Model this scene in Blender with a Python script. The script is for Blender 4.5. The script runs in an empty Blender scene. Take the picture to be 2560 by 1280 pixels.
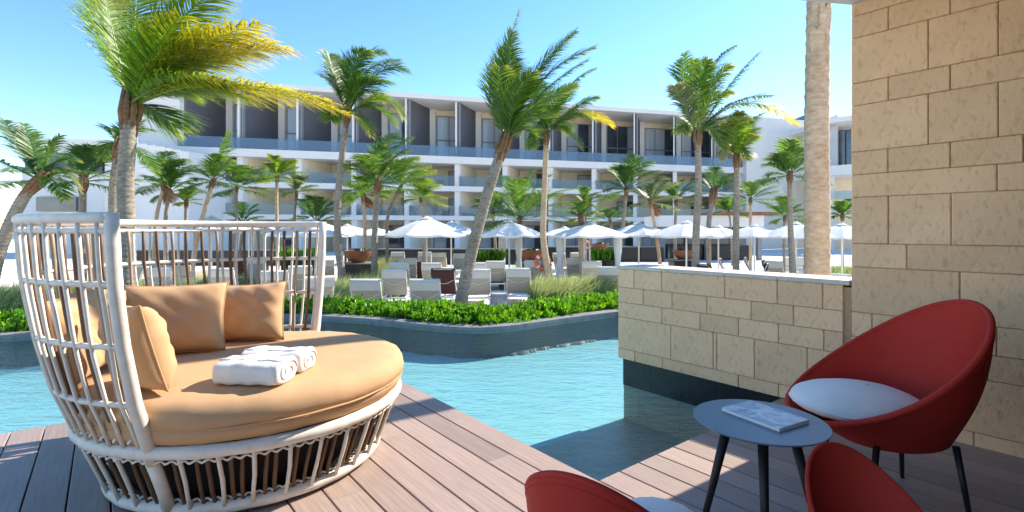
import bpy, bmesh, math, random
from mathutils import Vector, Matrix, Euler
R = math.radians
random.seed(7)
scene = bpy.context.scene
col = scene.collection

# ------------------------------------------------------------------ camera
F, HZ, H = 1271.0, 578.0, 1.30          # focal length and horizon in photo pixels, eye height in metres
cam_d = bpy.data.cameras.new('camera'); cam = bpy.data.objects.new('camera', cam_d); col.objects.link(cam)
cam.location = (0, 0, H); cam.rotation_euler = (R(90), 0, 0)
cam_d.sensor_width = 36.0; cam_d.lens = 36.0 * F / 2560.0
cam_d.shift_y = -(640.0 - HZ) / 2560.0
cam_d.clip_start = 0.05; cam_d.clip_end = 6000
scene.camera = cam

# ------------------------------------------------------------------ sky, sun, exposure
SUN_EL = R(37); SUN_AZ = R(55)           # azimuth from +Y towards +X
sdir = Vector((math.sin(SUN_AZ) * math.cos(SUN_EL), math.cos(SUN_AZ) * math.cos(SUN_EL), math.sin(SUN_EL)))
world = bpy.data.worlds.new('World'); scene.world = world; world.use_nodes = True
wn = world.node_tree.nodes; wl = world.node_tree.links
bgn = wn['Background']
sky = wn.new('ShaderNodeTexSky'); sky.sky_type = 'NISHITA'; sky.sun_disc = False
sky.sun_elevation = SUN_EL; sky.sun_rotation = SUN_AZ
sky.air_density = 1.0; sky.dust_density = 0.1; sky.ozone_density = 3.5; sky.altitude = 0
wsat = wn.new('ShaderNodeHueSaturation'); wsat.inputs['Saturation'].default_value = 1.2
wl.new(sky.outputs[0], wsat.inputs['Color']); wtint = wn.new('ShaderNodeMix'); wtint.data_type = 'RGBA'; wtint.blend_type = 'MULTIPLY'; wtint.inputs[0].default_value = 1.0; wtint.inputs[7].default_value = (1.06, 0.96, 0.92, 1)   # daylight white balance, even over the whole sky
wl.new(wsat.outputs[0], wtint.inputs[6]); wl.new(wtint.outputs[2], bgn.inputs[0]); bgn.inputs[1].default_value = 0.112
sl = bpy.data.lights.new('sun', 'SUN'); sl.energy = 3.3; sl.angle = R(0.5); sl.color = (1.0, 0.90, 0.76)
so = bpy.data.objects.new('sun', sl); col.objects.link(so)
so.rotation_euler = (-sdir).to_track_quat('-Z', 'Y').to_euler(); so.location = sdir * 40
vs = scene.view_settings
vs.view_transform = 'Standard'; vs.look = 'None'; vs.gamma = 1.0; vs.use_curve_mapping = False
vs.exposure = 1.6
scene.cycles.max_bounces = 8; scene.cycles.transparent_max_bounces = 16
scene.cycles.diffuse_bounces = 4
scene.cycles.caustics_reflective = False; scene.cycles.caustics_refractive = False

# ------------------------------------------------------------------ helpers
def at(px, py, Y):
    return Vector(((px - 1280) / F * Y, Y, H - (py - HZ) / F * Y))
def on(px, py, z):
    return at(px, py, (H - z) * F / (py - HZ))
D1 = Vector((-0.62402, 0.78141, 0)); E1 = Vector((0.78141, 0.62402, 0))     # along the boards / towards the stone wall
ANG = math.atan2(E1.y, E1.x)
def W(u, v, z=0.0):
    return Vector((E1.x * u + D1.x * v, E1.y * u + D1.y * v, z))
UW = 4.114                                # plane of the stone walls
def wall_v(px):                           # photo column -> coordinate along the wall
    r = (px - 1280) / F
    Y = 5.265 / (r + 0.79858); X = r * Y
    return D1.x * X + D1.y * Y
G = -0.85                                 # garden level

class MB:
    def __init__(s): s.v = []; s.f = []; s.c = []
    def add(s, vs, fs, c=None):
        n = len(s.v); s.v += [tuple(p) for p in vs]; s.f += [tuple(i + n for i in f) for f in fs]
        if c is not None: s.c += [c] * len(vs) if not isinstance(c, list) else c
    def hexa(s, p):                       # 8 points: bottom 4 (ccw), top 4
        s.add(p, [(3, 2, 1, 0), (4, 5, 6, 7), (0, 1, 5, 4), (1, 2, 6, 5), (2, 3, 7, 6), (3, 0, 4, 7)])
    def box(s, x0, x1, y0, y1, z0, z1):
        s.hexa([(x0, y0, z0), (x1, y0, z0), (x1, y1, z0), (x0, y1, z0), (x0, y0, z1), (x1, y0, z1), (x1, y1, z1), (x0, y1, z1)])
    def bbox(s, x0, x1, y0, y1, z0, z1, b=0.01):      # box with chamfered edges
        bm = bmesh.new(); bmesh.ops.create_cube(bm, size=1)
        for v in bm.verts:
            v.co = Vector(((x0 + x1) / 2 + v.co.x * (x1 - x0), (y0 + y1) / 2 + v.co.y * (y1 - y0), (z0 + z1) / 2 + v.co.z * (z1 - z0)))
        bmesh.ops.bevel(bm, geom=bm.edges[:], offset=b, segments=1, affect='EDGES', profile=0.5)
        bm.verts.index_update(); s.add([v.co[:] for v in bm.verts], [[v.index for v in f.verts] for f in bm.faces]); bm.free()
    def tube(s, path, rad, n=8, closed=False, cap=True):
        P = [Vector(p) for p in path]; m = len(P)
        if not isinstance(rad, (list, tuple)): rad = [rad] * m
        base = len(s.v); prev = None
        for i in range(m):
            if closed: t = P[(i + 1) % m] - P[i - 1]
            else: t = P[min(i + 1, m - 1)] - P[max(i - 1, 0)]
            t = t.normalized() if t.length > 1e-9 else Vector((0, 0, 1))
            if prev is None:
                a = Vector((0, 0, 1)) if abs(t.z) < 0.9 else Vector((1, 0, 0))
                x = t.cross(a).normalized()
            else:
                x = prev - t * prev.dot(t)
                x = x.normalized() if x.length > 1e-6 else t.orthogonal().normalized()
            prev = x; y = t.cross(x)
            for k in range(n):
                a = 2 * math.pi * k / n
                s.v.append(tuple(P[i] + (x * math.cos(a) + y * math.sin(a)) * rad[i]))
        for i in range(m if closed else m - 1):
            j = (i + 1) % m
            for k in range(n):
                l = (k + 1) % n
                s.f.append((base + i * n + k, base + i * n + l, base + j * n + l, base + j * n + k))
        if cap and not closed:
            s.f.append(tuple(base + k for k in range(n))[::-1]); s.f.append(tuple(base + (m - 1) * n + k for k in range(n)))
    def lathe(s, prof, n=32, c=(0, 0, 0), cap=True):
        base = len(s.v); m = len(prof)
        for (r, z) in prof:
            for k in range(n):
                a = 2 * math.pi * k / n; s.v.append((c[0] + r * math.cos(a), c[1] + r * math.sin(a), c[2] + z))
        for i in range(m - 1):
            for k in range(n):
                l = (k + 1) % n; s.f.append((base + i * n + k, base + i * n + l, base + (i + 1) * n + l, base + (i + 1) * n + k))
        if cap:
            s.f.append(tuple(base + k for k in range(n))[::-1]); s.f.append(tuple(base + (m - 1) * n + k for k in range(n)))
    def grid(s, pts):                     # pts[i][j]
        base = len(s.v); a = len(pts); b = len(pts[0])
        for r in pts: s.v += [tuple(p) for p in r]
        for i in range(a - 1):
            for j in range(b - 1): s.f.append((base + i * b + j, base + i * b + j + 1, base + (i + 1) * b + j + 1, base + (i + 1) * b + j))
    def xf(s, M):
        s.v = [tuple(M @ Vector(p)) for p in s.v]; return s
    def mesh(s, name, mat, smooth=False):
        me = bpy.data.meshes.new(name); me.from_pydata(s.v, [], s.f)
        if s.c and len(s.c) == len(s.v):
            at_ = me.color_attributes.new('Col', 'FLOAT_COLOR', 'POINT')
            at_.data.foreach_set('color', [x for c in s.c for x in (c[0], c[1], c[2], 1.0)])
        me.materials.append(mat)
        if smooth:
            me.polygons.foreach_set('use_smooth', [True] * len(me.polygons))
        me.update(); return me
    def build(s, name, mat, parent=None, smooth=False, loc=None, fix=True):
        me = s.mesh(name, mat, smooth)
        if fix and len(s.f) < 6000:
            bm = bmesh.new(); bm.from_mesh(me); bmesh.ops.recalc_face_normals(bm, faces=bm.faces[:]); bm.to_mesh(me); bm.free()
        return link(name, me, parent, loc)
def link(name, me, parent=None, loc=None, rot=None, scale=None):
    o = bpy.data.objects.new(name, me); col.objects.link(o)
    if parent: o.parent = parent
    if loc is not None: o.location = loc
    if rot is not None: o.rotation_euler = rot
    if scale is not None: o.scale = scale
    return o
def tag(o, label=None, cat=None, group=None, kind=None):
    if label: o['label'] = label
    if cat: o['category'] = cat
    if group: o['group'] = group
    if kind: o['kind'] = kind
    return o
def thing(name, label, cat, loc=(0, 0, 0), rz=0.0, group=None, scale=1.0):
    o = bpy.data.objects.new(name, None); col.objects.link(o)
    o.location = loc; o.rotation_euler = (0, 0, rz); o.scale = (scale,) * 3; o.empty_display_size = 0.2
    return tag(o, label, cat, group)
def dup(root, loc, rz, label, scale=None):
    r = root.copy(); col.objects.link(r); r.location = loc; r.rotation_euler = (0, 0, rz); r['label'] = label
    if scale: r.scale = (scale,) * 3
    for ch in list(root.children):
        c = ch.copy(); col.objects.link(c); c.parent = r
        for g in list(ch.children):
            d = g.copy(); col.objects.link(d); d.parent = c
    return r
def smooth_angle(o, deg=40):
    me = o.data
    me.polygons.foreach_set('use_smooth', [True] * len(me.polygons))
    try: me.set_sharp_from_angle(angle=R(deg))
    except Exception: pass
    return o

# ------------------------------------------------------------------ materials
def newmat(name):
    m = bpy.data.materials.new(name); m.use_nodes = True
    n = m.node_tree.nodes; l = m.node_tree.links
    return m, n, l, n['Principled BSDF']
def noise(n, l, scale, detail=4, rough=0.6, coord='Object', stretch=None, dist=0.0):
    tc = n.new('ShaderNodeTexCoord'); t = n.new('ShaderNodeTexNoise')
    t.inputs['Scale'].default_value = scale; t.inputs['Detail'].default_value = detail; t.inputs['Roughness'].default_value = rough
    t.inputs['Distortion'].default_value = dist
    if stretch:
        mp = n.new('ShaderNodeMapping'); mp.inputs['Scale'].default_value = stretch
        l.new(tc.outputs[coord], mp.inputs[0]); l.new(mp.outputs[0], t.inputs['Vector'])
    else: l.new(tc.outputs[coord], t.inputs['Vector'])
    return t
def ramp(n, l, src, stops):
    r = n.new('ShaderNodeValToRGB'); e = r.color_ramp.elements
    while len(e) < len(stops): e.new(0.5)
    for i, (p, c) in enumerate(stops):
        e[i].position = p; e[i].color = (*c, 1) if len(c) == 3 else c
    l.new(src, r.inputs[0]); return r
def bump(n, l, b, src, strength=0.3, dist=0.01):
    bp = n.new('ShaderNodeBump'); bp.inputs['Strength'].default_value = strength; bp.inputs['Distance'].default_value = dist
    l.new(src, bp.inputs['Height']); l.new(bp.outputs[0], b.inputs['Normal']); return bp
def vary(n, l, colsock, b, amt=0.12, sat=0.1):    # per-object brightness variation
    oi = n.new('ShaderNodeObjectInfo'); hs = n.new('ShaderNodeHueSaturation'); mr = n.new('ShaderNodeMapRange')
    mr.inputs['To Min'].default_value = 1 - amt; mr.inputs['To Max'].default_value = 1 + amt
    l.new(oi.outputs['Random'], mr.inputs[0]); l.new(mr.outputs[0], hs.inputs['Value']); l.new(colsock, hs.inputs['Color'])
    l.new(hs.outputs[0], b.inputs['Base Color']); return hs
def simple(name, c, rough=0.6, nscale=8.0, amt=0.12, bs=0.0, spec=0.4, metal=0.0, stretch=None, bdist=0.005, coord='Object'):
    m, n, l, b = newmat(name)
    t = noise(n, l, nscale, coord=coord, stretch=stretch)
    lo = tuple(max(0, x * (1 - amt)) for x in c); hi = tuple(min(1, x * (1 + amt)) for x in c)
    r = ramp(n, l, t.outputs[0], [(0.3, lo), (0.7, hi)])
    l.new(r.outputs[0], b.inputs['Base Color']); b.inputs['Roughness'].default_value = rough
    b.inputs['Specular IOR Level'].default_value = spec; b.inputs['Metallic'].default_value = metal
    if bs: bump(n, l, b, t.outputs[0], bs, bdist)
    return m
M = {}
def mk_stone(name, c):
    m, n, l, b = newmat(name)
    t1 = noise(n, l, 2.2, 5, 0.6); t2 = noise(n, l, 34, 3, 0.6, stretch=(1, 1, 0.5)); t3 = noise(n, l, 60, 3, 0.6)
    r = ramp(n, l, t1.outputs[0], [(0.25, tuple(x * 0.91 for x in c)), (0.55, c), (0.8, (c[0] * 1.08, c[1] * 1.1, c[2] * 1.16))])
    mx = n.new('ShaderNodeMix'); mx.data_type = 'RGBA'; mx.blend_type = 'MULTIPLY'; mx.inputs[0].default_value = 0.5
    r2 = ramp(n, l, t2.outputs[0], [(0.33, (0.66, 0.60, 0.52)), (0.46, (1, 1, 1))])
    l.new(r.outputs[0], mx.inputs[6]); l.new(r2.outputs[0], mx.inputs[7])
    vary(n, l, mx.outputs[2], b, 0.08); b.inputs['Roughness'].default_value = 0.9; b.inputs['Specular IOR Level'].default_value = 0.15
    ad = n.new('ShaderNodeMath'); ad.operation = 'ADD'; l.new(t2.outputs[0], ad.inputs[0]); l.new(t3.outputs[0], ad.inputs[1])
    bump(n, l, b, ad.outputs[0], 0.4, 0.010); return m
M['stone'] = mk_stone('limestone', (0.92, 0.62, 0.37))
M['stone_pale'] = mk_stone('limestone_cap', (0.72, 0.66, 0.56))
M['mortar'] = simple('mortar', (0.50, 0.34, 0.20), 0.95, 30)
M['plinth'] = simple('black_stone', (0.012, 0.013, 0.016), 0.25, 12, 0.4)
def mk_deck():
    m, n, l, b = newmat('deck_wood')
    t = noise(n, l, 3.0, 6, 0.65, stretch=(22, 0.9, 1)); t2 = noise(n, l, 1.3, 3)
    r = ramp(n, l, t.outputs[0], [(0.25, (0.27, 0.195, 0.165)), (0.5, (0.36, 0.27, 0.23)), (0.75, (0.44, 0.335, 0.29))])
    mx = n.new('ShaderNodeMix'); mx.data_type = 'RGBA'; mx.blend_type = 'MULTIPLY'; mx.inputs[0].default_value = 0.35
    r2 = ramp(n, l, t2.outputs[0], [(0.35, (0.72, 0.7, 0.7)), (0.65, (1.0, 1.0, 1.0))])
    l.new(r.outputs[0], mx.inputs[6]); l.new(r2.outputs[0], mx.inputs[7])
    vary(n, l, mx.outputs[2], b, 0.17); b.inputs['Roughness'].default_value = 0.48; b.inputs['Specular IOR Level'].default_value = 0.5
    bump(n, l, b, t.outputs[0], 0.25, 0.004); return m
M['deck'] = mk_deck()
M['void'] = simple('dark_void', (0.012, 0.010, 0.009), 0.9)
M['white'] = simple('white_render', (0.76, 0.735, 0.70), 0.75, 0.6, 0.03)
M['white_paint'] = simple('white_paint', (0.78, 0.76, 0.72), 0.5, 6, 0.04)
M['cream'] = simple('cream_render', (0.84, 0.73, 0.55), 0.85, 0.4, 0.04)
M['charcoal'] = simple('charcoal_cladding', (0.13, 0.132, 0.15), 0.8, 14, 0.35, 0.4, 0.2, stretch=(1, 1, 3))
M['frame'] = simple('grey_metal', (0.22, 0.23, 0.25), 0.45, 6, 0.05)
M['black'] = simple('black_metal', (0.015, 0.015, 0.017), 0.4, 12, 0.2)
M['dark_glass'] = simple('dark_glazing', (0.06, 0.08, 0.105), 0.06, 0.4, 0.5, 0, 0.8)
M['curtain_glass'] = simple('curtained_glazing', (0.46, 0.52, 0.58), 0.08, 3.0, 0.22, 0, 0.8, stretch=(6, 6, 0.05))
def mk_clear(q):
    m, n, l, b = newmat('balustrade_glass')
    tr = n.new('ShaderNodeBsdfTransparent'); tr.inputs[0].default_value = (0.72, 0.83, 0.92, 1)
    gl = n.new('ShaderNodeBsdfGlossy'); gl.inputs['Roughness'].default_value = 0.02
    df = n.new('ShaderNodeBsdfDiffuse'); df.inputs[0].default_value = (0.30, 0.42, 0.58, 1)
    fr = n.new('ShaderNodeFresnel'); fr.inputs[0].default_value = 1.5
    m1 = n.new('ShaderNodeMixShader'); m1.inputs[0].default_value = q; l.new(tr.outputs[0], m1.inputs[1]); l.new(df.outputs[0], m1.inputs[2])
    m2 = n.new('ShaderNodeMixShader'); l.new(fr.outputs[0], m2.inputs[0]); l.new(m1.outputs[0], m2.inputs[1]); l.new(gl.outputs[0], m2.inputs[2])
    l.new(m2.outputs[0], n['Material Output'].inputs[0]); return m
M['clear'] = mk_clear(0.24); M['clear_pale'] = mk_clear(0.10)
def mk_water():
    m, n, l, b = newmat('pool_water')
    tr = n.new('ShaderNodeBsdfTransparent'); tr.inputs[0].default_value = (0.80, 0.95, 0.97, 1)
    gl = n.new('ShaderNodeBsdfGlossy'); gl.inputs['Roughness'].default_value = 0.03
    lw_ = n.new('ShaderNodeLayerWeight'); lw_.inputs[0].default_value = 0.5
    pw = n.new('ShaderNodeMath'); pw.operation = 'POWER'; pw.inputs[1].default_value = 5.0; fr = n.new('ShaderNodeMath'); fr.operation = 'MULTIPLY_ADD'; fr.inputs[1].default_value = 0.98; fr.inputs[2].default_value = 0.02
    l.new(lw_.outputs['Facing'], pw.inputs[0]); l.new(pw.outputs[0], fr.inputs[0])
    t1 = noise(n, l, 11.0, 3, 0.55, stretch=(1.0, 1.8, 1), dist=0.8); t2 = noise(n, l, 3.2, 2, stretch=(0.7, 1.9, 1))
    ad = n.new('ShaderNodeMath'); ad.operation = 'MULTIPLY_ADD'; ad.inputs[1].default_value = 1.6
    l.new(t2.outputs[0], ad.inputs[0]); l.new(t1.outputs[0], ad.inputs[2])
    bp = n.new('ShaderNodeBump'); bp.inputs['Strength'].default_value = 0.5; bp.inputs['Distance'].default_value = 0.026
    l.new(ad.outputs[0], bp.inputs['Height']); l.new(bp.outputs[0], gl.inputs['Normal']); l.new(bp.outputs[0], lw_.inputs['Normal'])
    mx = n.new('ShaderNodeMixShader'); l.new(fr.outputs[0], mx.inputs[0]); l.new(tr.outputs[0], mx.inputs[1]); l.new(gl.outputs[0], mx.inputs[2])
    l.new(mx.outputs[0], n['Material Output'].inputs[0]); return m
M['water'] = mk_water()
def mk_tile(name, c1, c2, scale, gap=0.02):
    m, n, l, b = newmat(name)
    tc = n.new('ShaderNodeTexCoord'); mp = n.new('ShaderNodeMapping'); mp.inputs['Rotation'].default_value = (0, 0, -ANG)
    br = n.new('ShaderNodeTexBrick'); br.offset = 0.5
    br.inputs['Color1'].default_value = (*c1, 1); br.inputs['Color2'].default_value = (*c2, 1)
    br.inputs['Mortar'].default_value = (*[x * 0.90 for x in c1], 1)
    br.inputs['Scale'].default_value = scale; br.inputs['Mortar Size'].default_value = gap; br.inputs['Brick Width'].default_value = 1.0; br.inputs['Row Height'].default_value = 0.5
    l.new(tc.outputs['Object'], mp.inputs[0]); l.new(mp.outputs[0], br.inputs['Vector'])
    l.new(br.outputs[0], b.inputs['Base Color']); b.inputs['Roughness'].default_value = 0.5; return m
M['pool'] = mk_tile('pool_tile', (0.27, 0.50, 0.525), (0.285, 0.515, 0.54), 2.2, 0.012)
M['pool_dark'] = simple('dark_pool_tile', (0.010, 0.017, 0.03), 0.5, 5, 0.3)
M['ledge'] = mk_tile('ledge_tile', (0.33, 0.32, 0.26), (0.37, 0.355, 0.29), 1.1, 0.008)
M['kerb'] = simple('kerb_stone', (0.20, 0.20, 0.20), 0.7, 9, 0.25, 0.3)
M['paving'] = simple('pale_paving', (0.72, 0.69, 0.63), 0.85, 0.8, 0.08)
M['soil'] = simple('soil', (0.07, 0.055, 0.04), 0.95, 9, 0.3, 0.5)
M['sea'] = simple('sea', (0.03, 0.09, 0.14), 0.3, 0.05, 0.2)
def mk_fabric(name, c, rough=0.85, sc=260, bs=0.15):
    m, n, l, b = newmat(name)
    t = noise(n, l, sc, 2); t2 = noise(n, l, 5, 4)
    r = ramp(n, l, t2.outputs[0], [(0.3, tuple(x * 0.93 for x in c)), (0.7, tuple(min(1, x * 1.05) for x in c))])
    l.new(r.outputs[0], b.inputs['Base Color']); b.inputs['Roughness'].default_value = rough; b.inputs['Specular IOR Level'].default_value = 0.2
    ad = n.new('ShaderNodeMath'); ad.operation = 'MULTIPLY_ADD'; ad.inputs[1].default_value = 6.0
    l.new(t2.outputs[0], ad.inputs[0]); l.new(t.outputs[0], ad.inputs[2])
    bump(n, l, b, ad.outputs[0], bs, 0.004); return m
M['tan'] = mk_fabric('tan_canvas', (0.54, 0.335, 0.18))
M['towel'] = mk_fabric('white_terry', (0.80, 0.79, 0.77), 0.95, 420, 0.6)
M['red'] = mk_fabric('red_upholstery', (0.48, 0.034, 0.022), 0.6, 420, 0.22)
M['cushion_white'] = mk_fabric('white_vinyl', (0.86, 0.85, 0.83), 0.55, 300, 0.05)
M['canvas'] = mk_fabric('white_canvas', (0.80, 0.80, 0.80), 0.9, 120, 0.1)
M['sling'] = mk_fabric('beige_sling', (0.42, 0.37, 0.29), 0.85, 200, 0.1)
M['pad'] = mk_fabric('pale_pad', (0.62, 0.58, 0.50), 0.85, 200, 0.1)
M['brown_sling'] = mk_fabric('brown_sling', (0.085, 0.035, 0.028), 0.8, 200, 0.1)
M['rod_white'] = simple('painted_rattan', (0.72, 0.67, 0.58), 0.55, 18, 0.10, 0.25)
M['rod_brown'] = simple('brown_rattan', (0.15, 0.080, 0.042), 0.6, 14, 0.35, 0.3, stretch=(1, 1, 0.2))
M['rod_taupe'] = simple('taupe_rattan', (0.32, 0.25, 0.18), 0.6, 14, 0.25, 0.3, stretch=(1, 1, 0.2))
M['table'] = simple('blue_grey_laminate', (0.15, 0.215, 0.27), 0.35, 40, 0.05)
M['leg_wood'] = simple('black_stained_wood', (0.018, 0.016, 0.015), 0.45, 20, 0.3)
M['bowl'] = simple('rusty_bowl', (0.24, 0.105, 0.055), 0.7, 4, 0.25, 0.2)
M['orange'] = simple('orange_plastic', (0.75, 0.13, 0.04), 0.45, 5, 0.08)
M['trunk'] = None
def mk_trunk(name, c, c2):
    m, n, l, b = newmat(name)
    t = noise(n, l, 9, 5, 0.7, stretch=(1, 1, 2.4)); t2 = noise(n, l, 2.2, 3)
    r = ramp(n, l, t.outputs[0], [(0.3, c2), (0.55, c), (0.75, tuple(min(1, x * 1.25) for x in c))])
    mx = n.new('ShaderNodeMix'); mx.data_type = 'RGBA'; mx.blend_type = 'MULTIPLY'; mx.inputs[0].default_value = 0.5
    r2 = ramp(n, l, t2.outputs[0], [(0.35, (0.6, 0.55, 0.5)), (0.65, (1, 1, 1))])
    l.new(r.outputs[0], mx.inputs[6]); l.new(r2.outputs[0], mx.inputs[7]); l.new(mx.outputs[2], b.inputs['Base Color'])
    b.inputs['Roughness'].default_value = 0.95; b.inputs['Specular IOR Level'].default_value = 0.1
    bump(n, l, b, t.outputs[0], 0.7, 0.02); return m
M['trunk'] = mk_trunk('palm_trunk', (0.36, 0.31, 0.25), (0.17, 0.14, 0.11))
M['trunk_pale'] = mk_trunk('pale_palm_trunk', (0.60, 0.46, 0.32), (0.46, 0.30, 0.17))
M['husk'] = mk_trunk('palm_husk', (0.27, 0.16, 0.085), (0.09, 0.05, 0.03))
def mk_leaf(name, base, tip, tipstart=0.7, trans=0.45, dry=None):
    m, n, l, b = newmat(name)
    va = n.new('ShaderNodeVertexColor'); va.layer_name = 'Col'
    sp = n.new('ShaderNodeSeparateColor'); l.new(va.outputs[0], sp.inputs[0])
    stops = [(0.0, base), (tipstart, base), (1.0, tip)] if not dry else [(0.0, base), (tipstart, tip), (0.93, tip), (1.0, dry)]
    r = ramp(n, l, sp.outputs[0], stops)
    hs = n.new('ShaderNodeHueSaturation'); mr = n.new('ShaderNodeMapRange'); mr.inputs['To Min'].default_value = 0.55; mr.inputs['To Max'].default_value = 1.4
    l.new(sp.outputs[1], mr.inputs[0]); l.new(mr.outputs[0], hs.inputs['Value']); l.new(r.outputs[0], hs.inputs['Color'])
    l.new(hs.outputs[0], b.inputs['Base Color']); b.inputs['Roughness'].default_value = 0.42; b.inputs['Specular IOR Level'].default_value = 0.45
    tl = n.new('ShaderNodeBsdfTranslucent')
    br = n.new('ShaderNodeHueSaturation'); br.inputs['Hue'].default_value = 0.485; br.inputs['Saturation'].default_value = 1.1; br.inputs['Value'].default_value = 2.0
    l.new(hs.outputs[0], br.inputs['Color']); l.new(br.outputs[0], tl.inputs[0])
    mx = n.new('ShaderNodeMixShader'); mx.inputs[0].default_value = trans
    l.new(b.outputs[0], mx.inputs[1]); l.new(tl.outputs[0], mx.inputs[2]); l.new(mx.outputs[0], n['Material Output'].inputs[0]); return m
M['frond'] = mk_leaf('palm_frond', (0.085, 0.175, 0.028), (0.21, 0.25, 0.04), 0.7)
M['frond_bright'] = mk_leaf('palm_frond_bright', (0.145, 0.25, 0.028), (0.32, 0.32, 0.04), 0.55)
M['frond_dark'] = mk_leaf('palm_frond_dark', (0.055, 0.125, 0.03), (0.11, 0.17, 0.035), 0.7)
M['frond_yellow'] = mk_leaf('palm_frond_yellow', (0.16, 0.25, 0.025), (0.44, 0.40, 0.045), 0.72, dry=(0.36, 0.21, 0.06))
M['frond_grey'] = mk_leaf('palm_frond_grey', (0.15, 0.20, 0.08), (0.27, 0.27, 0.12), 0.6)
M['frond_dry'] = mk_leaf('palm_frond_dry', (0.26, 0.155, 0.07), (0.34, 0.22, 0.11), 0.5, 0.25)
M['hedge'] = mk_leaf('hedge_leaf', (0.085, 0.23, 0.02), (0.16, 0.34, 0.03), 0.5, 0.35)
M['grass'] = mk_leaf('ornamental_grass', (0.17, 0.25, 0.075), (0.36, 0.40, 0.18), 0.4, 0.4)

# ------------------------------------------------------------------ the setting: ground, sea, pool, deck
def poly_obj(name, pts, z, mat, kind='structure'):
    bm = bmesh.new(); bm.faces.new([bm.verts.new((p[0], p[1], z)) for p in pts])
    bmesh.ops.triangulate(bm, faces=bm.faces[:]); bmesh.ops.recalc_face_normals(bm, faces=bm.faces[:])
    for f in bm.faces:
        if f.normal.z < 0: f.normal_flip()
    me = bpy.data.meshes.new(name); bm.to_mesh(me); bm.free(); me.materials.append(mat)
    return tag(link(name, me), kind=kind)
poly_obj('ground', [(-3000, -60), (3000, -60), (3000, 3000), (-3000, 3000)], G, M['paving'])
poly_obj('sea', [(-3000, 130), (3000, 130), (3000, 3000), (-3000, 3000)], G + 0.05, M['sea'])

ZW = -0.22
curve_px = [(-420, 868), (-200, 856), (0, 846), (60, 843), (250, 825), (480, 806), (640, 798), (790, 796), (900, 802), (980, 809), (1050, 817),
            (1120, 823), (1180, 826), (1240, 824), (1300, 818), (1420, 801), (1545, 785), (1620, 783), (1700, 796), (1740, 830)]
ctrl = [on(x, y, ZW) for x, y in curve_px]
def spline(P, n):
    out = []
    for i in range(len(P) - 1):
        p0 = P[max(i - 1, 0)]; p1 = P[i]; p2 = P[i + 1]; p3 = P[min(i + 2, len(P) - 1)]
        for k in range(n):
            t = k / n
            out.append(0.5 * ((2 * p1) + (p2 - p0) * t + (2 * p0 - 5 * p1 + 4 * p2 - p3) * t * t + (3 * p1 - p0 - 3 * p2 + p3) * t ** 3))
    out.append(P[-1]); return out
curve = spline(ctrl, 6)
def offs(d):
    out = []
    for i, p in enumerate(curve):
        t = curve[min(i + 1, len(curve) - 1)] - curve[max(i - 1, 0)]; t.z = 0; t.normalize()
        out.append(Vector((p.x - t.y * d, p.y + t.x * d, p.z)))
    return out
tail = [W(4.30, 3.2), W(4.30, -1.0), W(-9.0, -1.0)]
pool_pts = [(p.x, p.y) for p in curve] + [(p.x, p.y) for p in tail]
poly_obj('pool_water', pool_pts, ZW, M['water'])
pf = poly_obj('pool_floor', pool_pts, ZW - 0.42, M['pool'])
fine = spline(ctrl, 46); pr = random.Random(2); low_ = []
for i, p in enumerate(fine):
    t = fine[min(i + 1, len(fine) - 1)] - fine[max(i - 1, 0)]; t.normalize(); q = 0.06 + 0.03 * math.sin(i * 0.11) + 0.02 * math.sin(i * 0.47 + 1) + pr.uniform(-0.012, 0.012)
    low_.append((p.x + t.y * q, p.y - t.x * q, ZW - 0.414))
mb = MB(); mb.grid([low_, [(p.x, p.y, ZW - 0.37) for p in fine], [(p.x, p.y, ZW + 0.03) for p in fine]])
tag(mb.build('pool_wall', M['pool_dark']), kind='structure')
mb = MB(); o1 = offs(-0.02); o2 = offs(0.17)
mb.grid([[(p.x, p.y, ZW - 0.05) for p in o1], [(p.x, p.y, ZW + 0.05) for p in o1], [(p.x, p.y, ZW + 0.06) for p in o2], [(p.x, p.y, ZW - 0.2) for p in o2]])
tag(mb.build('pool_kerb', M['kerb']), kind='structure')
mb = MB(); o3 = offs(0.16); o4 = offs(1.55)
mb.grid([[(p.x, p.y, ZW + 0.02) for p in o3], [(p.x, p.y, ZW + 0.02) for p in o4], [(p.x, p.y, G - 0.05) for p in o4]])
tag(mb.build('planting_bed', M['soil']), kind='structure')
def uvbox(mb, u0, u1, v0, v1, z0, z1):
    mb.hexa([W(u0, v0, z0), W(u1, v0, z0), W(u1, v1, z0), W(u0, v1, z0), W(u0, v0, z1), W(u1, v0, z1), W(u1, v1, z1), W(u0, v1, z1)])
mb = MB(); uvbox(mb, 2.9, 4.25, 1.60, 2.55, ZW - 0.45, ZW - 0.408); tag(mb.build('pool_ledge', M['ledge']), kind='structure')
mb = MB(); uvbox(mb, 2.9, 4.25, 2.556, 3.38, ZW - 0.45, ZW - 0.408); tag(mb.build('pool_step', M['ledge']), kind='structure')

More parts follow.
